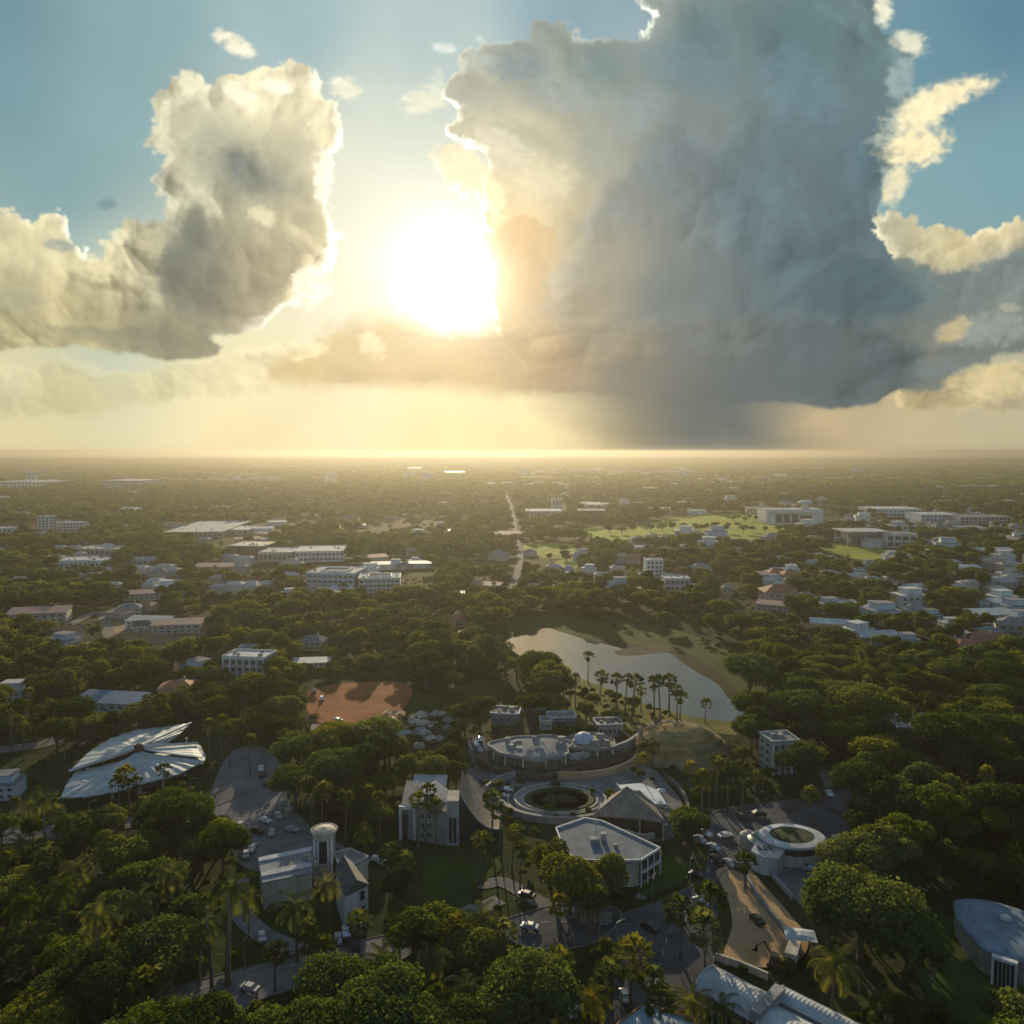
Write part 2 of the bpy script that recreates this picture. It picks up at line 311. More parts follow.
class MB:
    def __init__(s): s.v = []; s.f = []
    def add(s, vs, fs):
        n = len(s.v); s.v += [tuple(v) for v in vs]; s.f += [tuple(i+n for i in f) for f in fs]; return s
    def box(s, x0, y0, z0, x1, y1, z1):
        return s.add([(x0,y0,z0),(x1,y0,z0),(x1,y1,z0),(x0,y1,z0),(x0,y0,z1),(x1,y0,z1),(x1,y1,z1),(x0,y1,z1)],
                     [(0,3,2,1),(4,5,6,7),(0,1,5,4),(1,2,6,5),(2,3,7,6),(3,0,4,7)])
    def prism(s, pts, z0, z1):
        a = sum(pts[i][0]*pts[(i+1) % len(pts)][1]-pts[(i+1) % len(pts)][0]*pts[i][1] for i in range(len(pts)))
        if a < 0: pts = pts[::-1]
        n = len(pts)
        g = lambda z, p: z(p[0], p[1]) if callable(z) else z
        vs = [(p[0], p[1], g(z0, p)) for p in pts]+[(p[0], p[1], g(z1, p)) for p in pts]
        return s.add(vs, [tuple(range(n-1, -1, -1)), tuple(range(n, 2*n))]+[(i, (i+1) % n, (i+1) % n+n, i+n) for i in range(n)])
    def tube(s, p, q, r0, r1=None, n=8, cap=True):
        r1 = r0 if r1 is None else r1; p = Vector(p); q = Vector(q); d = (q-p)
        if d.length < 1e-6: return s
        u = d.normalized().orthogonal().normalized(); w = d.normalized().cross(u)
        vs = []
        for c, r in ((p, r0), (q, r1)):
            for i in range(n):
                a = 2*math.pi*i/n; vs.append(c+u*math.cos(a)*r+w*math.sin(a)*r)
        fs = [(i, (i+1) % n, (i+1) % n+n, i+n) for i in range(n)]
        if cap: fs += [tuple(range(n-1, -1, -1)), tuple(range(n, 2*n))]
        return s.add(vs, fs)
    def lathe(s, prof, n=24, cx=0, cy=0, sx=1, sy=1, a0=0, a1=2*math.pi):
        full = abs(a1-a0-2*math.pi) < 1e-6; m = n if full else n+1; vs = []
        for r, z in prof:
            for i in range(m):
                a = a0+(a1-a0)*i/n; vs.append((cx+math.cos(a)*r*sx, cy+math.sin(a)*r*sy, z))
        fs = []
        for k in range(len(prof)-1):
            for i in range(n):
                j = (i+1) % m
                fs.append((k*m+i, k*m+j, (k+1)*m+j, (k+1)*m+i))
        if prof[-1][0] > 1e-4 and full and prof[-1] != prof[0]: fs.append(tuple(range((len(prof)-1)*m, len(prof)*m)))
        return s.add(vs, fs)
    def wallstrip(s, pts, z0, z1, t=.3, closed=False):
        n = len(pts); P2 = [Vector((p[0], p[1])) for p in pts]
        for i in range(n if closed else n-1):
            a = P2[i]; b = P2[(i+1) % n]; d = (b-a)
            if d.length < 1e-4: continue
            q = Vector((-d.y, d.x)).normalized()*t/2; e = d.normalized()*t*.25*0
            s.prism([a-q-e, b-q+e, b+q+e, a+q-e], z0, z1)
        return s
    def build(s, name, m, parent=None, smooth=False):
        me = bpy.data.meshes.new(name); me.from_pydata(s.v, [], s.f); me.update()
        if smooth: me.polygons.foreach_set('use_smooth', [True]*len(me.polygons))
        me.materials.append(m); o = bpy.data.objects.new(name, me); col.objects.link(o)
        if parent: o.parent = parent
        return o
def np_mesh(name, verts, faces4, m):
    me = bpy.data.meshes.new(name); nv, nf = len(verts), len(faces4); k = faces4.shape[1]
    me.vertices.add(nv); me.vertices.foreach_set('co', verts.astype(np.float32).ravel())
    me.loops.add(nf*k); me.loops.foreach_set('vertex_index', faces4.astype(np.int32).ravel())
    me.polygons.add(nf); me.polygons.foreach_set('loop_start', np.arange(nf, dtype=np.int32)*k)
    me.update(calc_edges=True); me.validate(); me.materials.append(m); return me
# ---- materials
MATS = {}
def mat(name, c, rough=.8, var=.18, scale=.25, metal=0., c2=None, bump=0., spec=.3, detail=6., streak=False):
    """weathered paint, stone, soil: base colour broken by two noises"""
    if name in MATS: return MATS[name]
    m = bpy.data.materials.new(name); m.use_nodes = True; nt = m.node_tree; N = nt.nodes.new; L = nt.links.new
    b = nt.nodes['Principled BSDF']; b.inputs['Roughness'].default_value = rough; b.inputs['Metallic'].default_value = metal
    b.inputs['Specular IOR Level'].default_value = spec
    tc = N('ShaderNodeTexCoord'); n1 = N('ShaderNodeTexNoise'); n1.inputs['Scale'].default_value = scale; n1.inputs['Detail'].default_value = detail
    n1.inputs['Roughness'].default_value = .65
    src = tc.outputs['Object']
    if streak:
        mp = N('ShaderNodeMapping'); mp.inputs['Scale'].default_value = (1, 1, .15); L(src, mp.inputs[0]); src = mp.outputs[0]
    L(src, n1.inputs['Vector'])
    oi = N('ShaderNodeObjectInfo')
    rp = N('ShaderNodeValToRGB'); rp.color_ramp.elements[0].position = .32; rp.color_ramp.elements[1].position = .68
    c2 = c2 or tuple(x*(1-var*2) for x in c)
    rp.color_ramp.elements[0].color = (*c2, 1); rp.color_ramp.elements[1].color = (*c, 1)
    L(n1.outputs['Fac'], rp.inputs[0])
    hs = N('ShaderNodeHueSaturation'); L(rp.outputs[0], hs.inputs['Color'])
    ma = N('ShaderNodeMapRange'); ma.inputs['To Min'].default_value = 1-var; ma.inputs['To Max'].default_value = 1+var*.6
    L(oi.outputs['Random'], ma.inputs[0]); L(ma.outputs[0], hs.inputs['Value']); L(hs.outputs[0], b.inputs['Base Color'])
    if bump:
        n2 = N('ShaderNodeTexNoise'); n2.inputs['Scale'].default_value = scale*6; n2.inputs['Detail'].default_value = 4; L(tc.outputs['Object'], n2.inputs['Vector'])
        bp = N('ShaderNodeBump'); bp.inputs['Strength'].default_value = bump; bp.inputs['Distance'].default_value = .1; L(n2.outputs['Fac'], bp.inputs['Height']); L(bp.outputs[0], b.inputs['Normal'])
    MATS[name] = m; return m
def ribbed(name, c, axis=0, period=.6, rough=.5, metal=.3, var=.2, wave='BANDS'):
    """sheet metal or tiles: fine ribs as bump over a weathered colour"""
    if name in MATS: return MATS[name]
    m = mat(name, c, rough=rough, metal=metal, var=var, scale=.3)
    nt = m.node_tree; N = nt.nodes.new; L = nt.links.new; b = nt.nodes['Principled BSDF']
    tc = N('ShaderNodeTexCoord'); w = N('ShaderNodeTexWave'); w.bands_direction = 'XYZ'[axis]; w.inputs['Scale'].default_value = .31/period; w.inputs['Distortion'].default_value = .15
    L(tc.outputs['Object'], w.inputs['Vector']); bp = N('ShaderNodeBump'); bp.inputs['Strength'].default_value = .5; bp.inputs['Distance'].default_value = .08
    L(w.outputs['Fac'], bp.inputs['Height']); L(bp.outputs[0], b.inputs['Normal']); return m
white = mat('white_paint', (.60, .60, .57), .7, .22, .5, streak=True)
cream = mat('cream_paint', (.55, .50, .40), .75, .24, .4, streak=True)
beige = mat('beige_plaster', (.46, .40, .31), .8, .15, .4, streak=True)
conc = mat('weathered_concrete', (.36, .35, .32), .85, .25, .35, bump=.3)
concd = mat('dark_concrete', (.20, .20, .19), .85, .25, .35, bump=.3)
pinkw = mat('pink_plaster', (.50, .33, .27), .8, .15, .4, streak=True)
bluew = mat('pale_blue_paint', (.42, .52, .58), .7, .15, .4, streak=True)
glass = mat('window_glass', (.03, .04, .05), .12, .2, .5, spec=.8)
terra = ribbed('terracotta_tiles', (.36, .15, .08), 0, .9, .8, 0.)
greyroof = mat('grey_roof_felt', (.27, .28, .28), .95, .25, .2, bump=.2, spec=.08)
whiteroof = mat('white_roof_membrane', (.56, .56, .54), .92, .2, .2, spec=.08)
darkroof = mat('dark_shingle', (.10, .10, .10), .8, .25, .6, bump=.3)
brownroof = ribbed('brown_shingle', (.30, .22, .155), 1, .7, .8, 0.)
blueroof = ribbed('blue_metal', (.10, .20, .30), 0, .9, .7, .1)
palemetal = ribbed('pale_sheet_metal', (.46, .51, .50), 0, .8, .62, .12)
palemetaly = ribbed('pale_sheet_metal_cross', (.46, .50, .50), 1, .8, .42, .45)
asphalt = mat('asphalt', (.135, .14, .15), .95, spec=.05, var=.3, scale=.12, bump=.2)
paving = mat('grey_paving', (.19, .19, .19), .95, spec=.05, var=.25, scale=.15, bump=.2)
palepave = mat('pale_paving', (.24, .22, .19), .95, spec=.05, var=.25, scale=.2, bump=.2)
sand = mat('tan_sand', (.50, .34, .18), .95, spec=.05, var=.2, scale=.08, c2=(.33, .22, .115), bump=.3)
clay = mat('red_clay', (.46, .17, .07), .95, spec=.04, var=.3, scale=.09, c2=(.22, .10, .045), bump=.4)
drygrass = mat('dry_grass', (.20, .17, .05), .95, .3, .07, c2=(.07, .09, .022), bump=.6, spec=.03)
lawn = mat('mown_lawn', (.050, .078, .018), .95, .2, .06, c2=(.032, .052, .013), bump=.5, spec=.02)
field_m = mat('sports_field_grass', (.34, .37, .04), .95, .2, .025, c2=(.17, .20, .03), bump=.5, spec=.03)
mud = mat('wet_mud', (.055, .05, .024), .95, .3, .05, c2=(.03, .032, .014), bump=.6, spec=.03)
rock = mat('brown_rock_cladding', (.17, .12, .085), .9, .3, .8, c2=(.07, .05, .035), bump=1.)
hedge_m = mat('clipped_hedge', (.035, .06, .015), .95, .3, 1.2, c2=(.018, .034, .008), bump=1.)
rust = mat('brown_wood_dark', (.09, .06, .04), .8, .25, .8)
carpaint = [mat('car_paint_'+n, c, .35, .08, .2, .2, spec=.6) for n, c in (('white', (.62, .62, .62)), ('silver', (.36, .37, .38)), ('black', (.02, .02, .022)), ('red', (.28, .03, .025)), ('blue', (.04, .08, .2)))]
rubber = mat('rubber', (.02, .02, .02), .9, .1)
steel = mat('galvanised_steel', (.35, .36, .36), .45, .15, .5, .6)
lampglass = mat('lamp_glass', (.6, .6, .55), .3, .1)
# places that must stay visible in the picture / places without trees (world xy polygons)
KEEP = []; FOOT = []
def keep(*pts): KEEP.append(list(pts))
ZC = [.02]
def nextz(): ZC[0] += .006; return ZC[0]
def sheet(name, pts, z, m, world=False, trees=False, kp=False):
    P_ = pts if world else atp(pts); z = nextz()
    # densify so that the outline is a soft curve rather than straight cuts
    mb = MB(); n = len(P_); xy = [Vector((p[0], p[1])) for p in P_]; out = []
    for i in range(n):
        p0, p1, p2, p3 = xy[i-1], xy[i], xy[(i+1) % n], xy[(i+2) % n]
        for k in range(6):
            t = k/6.; out.append(.5*((2*p1)+(-p0+p2)*t+(2*p0-5*p1+4*p2-p3)*t*t+(-p0+3*p1-3*p2+p3)*t**3))
    mb.add([(p.x, p.y, z) for p in out], [tuple(range(len(out)))])
    o = mb.build(name, m); 
    if o.data.polygons[0].normal.z < 0: o.data.flip_normals()
    tag(o, kind='structure')
    if not trees: FOOT.append([(p.x, p.y) for p in out])
    if name in ('road', 'plaza') and P_[0].y < 330:
        kb = MB(); kb.wallstrip([(p.x, p.y) for p in out], 0, z+.13, .28, True); tag(kb.build('kerb', palepave), kind='structure')
    if kp and not world: KEEP.append(list(pts))
    return o
def strip(name, pts, width, z, m, world=False, kerb=False):
    P_ = [Vector((p[0], p[1])) for p in (pts if world else atp(pts))]; Q = []; z = nextz()
    for i in range(len(P_)-1):
        p0 = P_[max(i-1, 0)]; p1 = P_[i]; p2 = P_[i+1]; p3 = P_[min(i+2, len(P_)-1)]
        for k in range(8):
            t = k/8.; Q.append(.5*((2*p1)+(-p0+p2)*t+(2*p0-5*p1+4*p2-p3)*t*t+(-p0+3*p1-3*p2+p3)*t**3))
    Q.append(P_[-1]); Lf, Rt = [], []
    for i, p in enumerate(Q):
        d = (Q[min(i+1, len(Q)-1)]-Q[max(i-1, 0)]).normalized(); q = Vector((-d.y, d.x))*width/2; Lf.append(p+q); Rt.append(p-q)
    mb = MB(); n = len(Q); mb.add([(p.x, p.y, z) for p in Lf+Rt], [(i, i+n, i+n+1, i+1) for i in range(n-1)])
    o = mb.build(name, m); tag(o, kind='structure'); 
    if o.data.polygons[0].normal.z < 0: o.data.flip_normals()
    FOOT.append([tuple(p) for p in Lf+Rt[::-1]])
    if kerb:
        kb = MB(); kb.wallstrip([p for p in Lf], 0, z+.13, .25); kb.wallstrip([p for p in Rt], 0, z+.13, .25); tag(kb.build(kerb, palepave), kind='structure')
    return Q
# ------------------------------------------------------------------ ground, water, roads
def build_ground():
    m = bpy.data.materials.new('ground_cover'); m.use_nodes = True; nt = m.node_tree; N = nt.nodes.new; L = nt.links.new
    b = nt.nodes['Principled BSDF']; b.inputs['Roughness'].default_value = .95; b.inputs['Specular IOR Level'].default_value = .02
    g = N('ShaderNodeNewGeometry')
    def noise(s, d=6, r=.6):
        n = N('ShaderNodeTexNoise'); n.inputs['Scale'].default_value = s; n.inputs['Detail'].default_value = d; n.inputs['Roughness'].default_value = r; L(g.outputs['Position'], n.inputs['Vector']); return n.outputs['Fac']
    def ramp(f, *st):
        r = N('ShaderNodeValToRGB'); e = r.color_ramp.elements
        while len(e) < len(st): e.new(.5)
        for i, (p, c) in enumerate(st): e[i].position = p; e[i].color = (*c, 1)
        L(f, r.inputs[0]); return r.outputs[0]
    def mix(f, a, c):
        x = N('ShaderNodeMix'); x.data_type = 'RGBA'; L(f, x.inputs[0]); L(a, x.inputs[6]); L(c, x.inputs[7]); return x.outputs[2]
    green = ramp(noise(.02, 9, .7), (.3, (.016, .026, .008)), (.5, (.03, .044, .014)), (.72, (.06, .07, .022)))
    dirt = ramp(noise(.05, 8, .7), (.3, (.05, .042, .024)), (.7, (.12, .092, .055)))
    f = ramp(noise(.006, 6, .6), (.50, (0, 0, 0)), (.66, (.8, .8, .8)))
    L(mix(f, green, dirt), b.inputs['Base Color'])
    bp = N('ShaderNodeBump'); bp.inputs['Strength'].default_value = .6; bp.inputs['Distance'].default_value = 1.; L(noise(.15, 6, .7), bp.inputs['Height']); L(bp.outputs[0], b.inputs['Normal'])
    mb = MB(); S = 23500.; n = 30
    for i in range(n+1):
        for j in range(n+1): mb.v.append((-S+2*S*i/n, -2500+(S+2500)*j/n, 0))
    mb.f = [(i*(n+1)+j, (i+1)*(n+1)+j, (i+1)*(n+1)+j+1, i*(n+1)+j+1) for i in range(n) for j in range(n)]
    tag(mb.build('ground', m), kind='structure')
build_ground()
# pond with its mud bank, lawns and sandbar
sheet('lawn', [(498,622),(540,614),(600,622),(660,626),(705,640),(752,660),(782,680),(770,694),(730,690),(700,672),(650,652),(600,640),(545,632),(505,640)], .02, mat('bank_grass', (.07,.095,.024), .95, .2, .03, c2=(.045,.065,.018), bump=.6, spec=.03), trees=True)
keep((620,634),(700,655),(770,675),(765,692),(700,668),(640,648)); FOOT.append([tuple(p)[:2] for p in atp([(590,628),(660,634),(705,648),(752,664),(778,682),(768,694),(700,672),(640,650),(600,640)])])
FOOT.append([tuple(p)[:2] for p in atp([(500,648),(508,626),(546,614),(600,624),(610,650),(600,668),(560,680),(530,668)])]); keep((502,652),(514,632),(545,626),(600,638),(600,660),(560,664),(525,656))
sheet('pond_bank', [(600,640),(640,645),(676,648),(706,664),(730,682),(742,698),(734,704),(700,690),(655,664),(610,652)], .05, mud, kp=True)
wm = bpy.data.materials.new('pond_water'); wm.use_nodes = True
_b = wm.node_tree.nodes['Principled BSDF']; _b.inputs['Base Color'].default_value = (.05, .075, .09, 1); _b.inputs['Roughness'].default_value = .03; _b.inputs['IOR'].default_value = 2.1; _b.inputs['Specular IOR Level'].default_value = 1.
_n = wm.node_tree.nodes.new('ShaderNodeTexNoise'); _n.inputs['Scale'].default_value = .35; _n.inputs['Detail'].default_value = 3
_g = wm.node_tree.nodes.new('ShaderNodeNewGeometry'); wm.node_tree.links.new(_g.outputs['Position'], _n.inputs['Vector'])
_p = wm.node_tree.nodes.new('ShaderNodeBump'); _p.inputs['Strength'].default_value = .04; _p.inputs['Distance'].default_value = .1
wm.node_tree.links.new(_n.outputs['Fac'], _p.inputs['Height']); wm.node_tree.links.new(_p.outputs[0], _b.inputs['Normal'])
POND = [(506,645),(512,638),(530,633),(546,628),(564,633),(588,640),(612,646),(636,652),(668,653),(684,664),(700,674),(716,683),(724,692),(728,698),(742,704),(748,712),(740,720),(700,722),(660,712),(620,700),(590,690),(560,676),(530,662)]
sheet('water', POND, .09, wm)
keep((512,640),(545,630),(600,642),(640,652),(672,655),(716,684),(740,706),(738,716),(690,706),(640,698),(600,684),(575,668),(540,656))
sheet('sandbar', [(614,652),(630,648),(655,645),(670,647),(672,652),(650,654),(625,656)], .12, mat('wet_sand', (.09,.082,.055), .95, .3, .1, spec=.04))
sheet('lawn', [(555,672),(590,682),(640,702),(690,716),(740,724),(735,735),(680,728),(620,732),(570,722),(545,700)], .03, drygrass, trees=True)
# sports fields
sheet('sports_field', [(585,528),(640,526),(668,519),(700,515),(755,514),(782,520),(783,532),(765,541),(720,537),(700,533),(655,537),(610,540),(590,536)], .03, field_m, kp=True)
sheet('sports_field', [(524,545),(545,543),(585,546),(580,557),(545,558),(527,554)], .03, field_m, kp=True)
sheet('sports_field', [(557,561),(572,559),(579,564),(572,570),(556,568)], .03, field_m, kp=True)
sheet('sports_field', [(822,545),(848,543),(880,548),(905,554),(885,562),(850,558),(826,552)], .03, field_m, kp=True)
sheet('sports_field', [(334,525),(350,524),(356,528),(336,529)], .03, field_m)
# bare clay, brown slope
sheet('clay_yard', [(303,700),(318,688),(350,683),(398,682),(412,690),(405,708),(388,724),(350,728),(318,722)], .03, clay, kp=True)
sheet('dirt_field', [(100,628),(118,620),(135,626),(190,618),(205,626),(200,640),(160,644),(120,640)], .03, mat('brown_field', (.19,.115,.06), .95, .3, .03, c2=(.10,.075,.035)), kp=True)
# paved areas in the centre
sheet('plaza', [(212,790),(232,752),(262,748),(280,765),(288,800),(315,832),(345,850),(300,866),(262,872),(238,862),(225,830),(208,812)], .03, paving, kp=False)
keep((222,790),(236,766),(268,762),(282,800),(308,828),(300,845),(262,856),(245,850),(232,815))
sheet('plaza', [(470,790),(478,765),(495,768),(520,775),(560,770),(640,765),(672,790),(684,815),(668,840),(600,836),(520,815),(480,815)], .03, paving)
strip('road', [(-40,838),(20,836),(70,830),(130,822),(175,812),(215,800),(240,790)], 9, .034, paving, kerb='kerb')
strip('road', [(486,770),(478,752),(476,738)], 7, .034, asphalt)
strip('road', [(500,800),(480,785),(478,768)], 8, .038, asphalt)
keep((470,745),(482,745),(486,770),(500,795),(486,796),(474,770))
sheet('road', [(600,925),(650,905),(700,880),(708,850),(698,835),(710,815),(745,806),(800,800),(840,800),(850,830),(836,870),(800,878),(750,866),(722,874),(718,900),(714,960),(700,1010),(690,1060),(600,1060),(612,1000),(618,950)], .034, asphalt)
keep((612,930),(660,906),(704,884),(706,905),(672,915),(655,950),(648,1000),(622,1000),(625,945))
keep((700,828),(716,812),(752,812),(756,840),(748,862),(722,872),(708,870))
strip('road', [(838,810),(838,790),(830,770)], 8, .038, asphalt)
sheet('road', [(500,925),(530,912),(560,905),(600,905),(622,915),(600,940),(560,950),(520,945)], .038, asphalt)
keep((500,900),(560,896),(612,905),(640,930),(600,946),(510,946)); keep((505,925),(530,912),(560,918),(560,925),(520,932))
strip('path', [(476,872),(482,884),(500,882),(515,888),(540,902),(580,915),(612,918)], 4.5, .05, palepave)
keep((476,868),(490,868),(492,882),(520,888),(580,908),(600,916),(585,922),(530,905),(480,890))
strip('path', [(430,915),(450,906),(475,910),(500,900)], 4.5, .05, palepave)
strip('path', [(640,900),(652,880),(676,872)], 2.5, .05, palepave)
sheet('lawn', [(425,860),(450,848),(485,852),(502,868),(478,886),(468,905),(440,914),(424,905)], .03, lawn, kp=True)
sheet('lawn', [(636,878),(665,858),(684,864),(690,876),(665,890),(642,896)], .045, lawn, kp=True)
sheet('lawn', [(905,925),(950,915),(980,948),(1060,968),(1090,1010),(1000,1030),(930,1000)], .03, lawn)
keep((935,930),(962,935),(985,955),(1024,968),(1024,1000),(960,985))
sheet('road', [(120,1060),(150,1000),(185,985),(240,970),(300,958),(345,945),(400,935),(410,955),(360,975),(300,988),(245,1010),(225,1060)], .034, paving)
keep((190,988),(262,972),(325,955),(345,962),(300,980),(232,1004),(195,1012))
sheet('sand_slope', [(716,872),(735,866),(752,872),(768,890),(790,915),(808,940),(800,960),(775,968),(740,966),(722,962),(732,925),(726,895)], .06, sand)
keep((722,873),(748,872),(786,912),(803,935),(790,955),(760,962),(738,958),(740,920),(732,895))
sheet('concrete_apron', [(770,874),(800,868),(822,880),(830,905),(812,915),(790,895)], .07, paving)
sheet('bare_slope', [(636,735),(650,722),(690,722),(722,738),(728,760),(700,775),(670,768),(645,755)], .05, mat('bare_brown_earth', (.30,.22,.13), .95, .3, .12, c2=(.15,.11,.07), bump=.6))
keep((645,728),(690,724),(718,738),(722,756),(690,758),(650,745))
strip('road', [(-40,752),(0,750),(40,745),(62,738)], 8, .034, palepave)
strip('road', [(70,625),(100,612),(112,640),(140,648)], 7, .034, palepave)
strip('road', [(-20,700),(20,716),(60,712)], 6, .034, palepave)
strip('road', [(508,600),(520,560),(516,535),(512,512),(505,490)], 6, .034, paving)
strip('road', [(240,880),(236,905),(262,935),(300,950)], 5, .05, paving)
strip('road', [(300,740),(330,735),(370,728)], 8, .034, sand)
strip('road', [(-200,560),(60,556),(200,552),(420,560),(620,552)], 9, .034, palepave)
strip('road', [(640,585),(760,575),(880,590),(1100,600)], 9, .034, asphalt)
strip('road', [(700,470),(860,500),(1060,520)], 16, .034, asphalt)

# raised mound right of the rock halls, stepped on its flank
def mound():
    b = at(676, 752); m = MB(); n = 40; q = np.random.RandomState(6); prof = [(15.5,0),(14.2,1.8),(12.6,2.6),(12.2,4.6),(10.4,5.4),(10,7.2),(8,8.4),(5,9.2),(.01,9.6)]
    for k, (r, z) in enumerate(prof):
        for i in range(n):
            a = 6.2832*i/n; w = 1+.10*math.sin(2*a+.6)+.06*math.sin(5*a+k*.2)+q.uniform(-.015,.015); m.v.append((math.cos(a)*r*w*1.25, math.sin(a)*r*w, z+q.uniform(-.1,.1)*(k > 0)))
    m.f = [(k*n+i, k*n+(i+1) % n, (k+1)*n+(i+1) % n, (k+1)*n+i) for k in range(len(prof)-1) for i in range(n)]
    o = m.build('terrain_mound', mat('dry_mound_earth', (.44,.31,.15), .95, .3, .25, c2=(.20,.15,.06), bump=.8, spec=.03)); o.location = (b.x, b.y, 0); tag(o, kind='structure')
    FOOT.append([(b.x+math.cos(a)*17, b.y+math.sin(a)*14) for a in np.linspace(0, 6.28, 14)]); keep((640,740),(652,722),(690,720),(712,736),(716,752),(690,758),(650,752))
mound()
# painted markings
paint = mat('road_paint', (.5,.5,.48), .9, .3, 1.5, spec=.05)
def dashes(pts, n0, ln, w):
    P_ = [Vector((p.x, p.y)) for p in atp(pts)]; z = ZC[0]+.006; mb = MB(); d = 0
    for i in range(len(P_)-1):
        a, b = P_[i], P_[i+1]; L_ = (b-a).length; u = (b-a)/L_; q = Vector((-u.y, u.x))*w; t = 0
        while t < L_: c0, c1 = a+u*t, a+u*min(t+ln, L_); mb.add([(c0.x-q.x,c0.y-q.y,z),(c1.x-q.x,c1.y-q.y,z),(c1.x+q.x,c1.y+q.y,z),(c0.x+q.x,c0.y+q.y,z)],[(0,1,2,3)]); t += ln*n0
    return mb
mm = dashes([(660,1040),(655,985),(668,935),(700,892),(712,862)], 2.2, 2.2, .09)
for pts in (((0,836),(70,830),(130,822),(175,812),(212,801)), ((200,990),(262,974),(330,957)), ((520,925),(560,922),(600,925),(640,925))): 
    d_ = dashes(pts, 2.2, 2.2, .09); mm.add(d_.v, d_.f)
for (x0, y0, x1, y1, n) in ((238,812,256,848,9),(262,812,280,846,9),(716,816,745,812,7),(722,848,742,860,6),(700,832,712,864,8)):
    for k in range(n):
        a, b = at(x0+(x1-x0)*k/n, y0+(y1-y0)*k/n), at(x0+(x1-x0)*k/n+7, y0+(y1-y0)*k/n-1.2); d_ = dashes([(x0+(x1-x0)*k/n, y0+(y1-y0)*k/n), (x0+(x1-x0)*k/n+13, y0+(y1-y0)*k/n-1.5)], 2, 20, .07); mm.add(d_.v, d_.f)
tag(mm.build('road_markings', paint), kind='structure')
# ------------------------------------------------------------------ landmark buildings
def foot_box(loc, rz, x0, y0, x1, y1, pad=1.5):
    c, s_ = math.cos(rz), math.sin(rz)
    FOOT.append([(loc[0]+x*c-y*s_, loc[1]+x*s_+y*c) for x, y in ((x0-pad,y0-pad),(x1+pad,y0-pad),(x1+pad,y1+pad),(x0-pad,y1+pad))])
def local(loc, rz):
    """world -> the thing's own frame"""
    c, s_ = math.cos(-rz), math.sin(-rz)
    return lambda p: ((p[0]-loc[0])*c-(p[1]-loc[1])*s_, (p[0]-loc[0])*s_+(p[1]-loc[1])*c)
def wallgrid(root, x0, x1, y, z0, z1, nx, nz, wm, name='window', sink=.18, ww=.6, wh=.6, sill=False, axis='x', frame=None):
    """windows on a facade: pane set in a proud frame; one mesh per window, its pane a sub-part"""
    dx = (x1-x0)/nx; dz = (z1-z0)/nz; src = None; s = sink
    for k in range(nz):
        for i in range(nx):
            cx = x0+dx*(i+.5); cz = z0+dz*(k+.5)
            if src is None:
                w = dx*ww/2; h = dz*wh/2; fr = MB(); t = .12
                fr.box(-w-t, -s, h, w+t, s, h+t); fr.box(-w-t, -s, -h-t, w+t, s+.08, -h); fr.box(-w-t, -s, -h, -w, s, h); fr.box(w, -s, -h, w+t, s, h); fr.box(-.04, -s, -h, .04, s*.7, h)
                f = fr.build(name, frame or white); g = MB().box(-w, -s+.02, -h, w, -s*.2, h).build('pane', wm); g.parent = f; src = f
                c = f
            else: c = copy_tree(src)
            c.parent = root
            if axis == 'x': c.location = (cx, y, cz)
            else: c.location = (y, cx, cz); c.rotation_euler = (0, 0, math.pi/2 if axis == 'y' else -math.pi/2)
def col_row(root, pts, z0, z1, r, m, name='column'):
    src = None
    for p in pts:
        if src is None:
            mb = MB(); mb.lathe([(0.01, z0), (r*1.35, z0), (r*1.35, z0+.25), (r, z0+.3), (r*.92, z1-.3), (r*1.3, z1-.22), (r*1.3, z1)], 10); src = mb.build(name, m); c = src
        else: c = src.copy(); col.objects.link(c)
        c.parent = root; c.location = (p[0], p[1], 0)
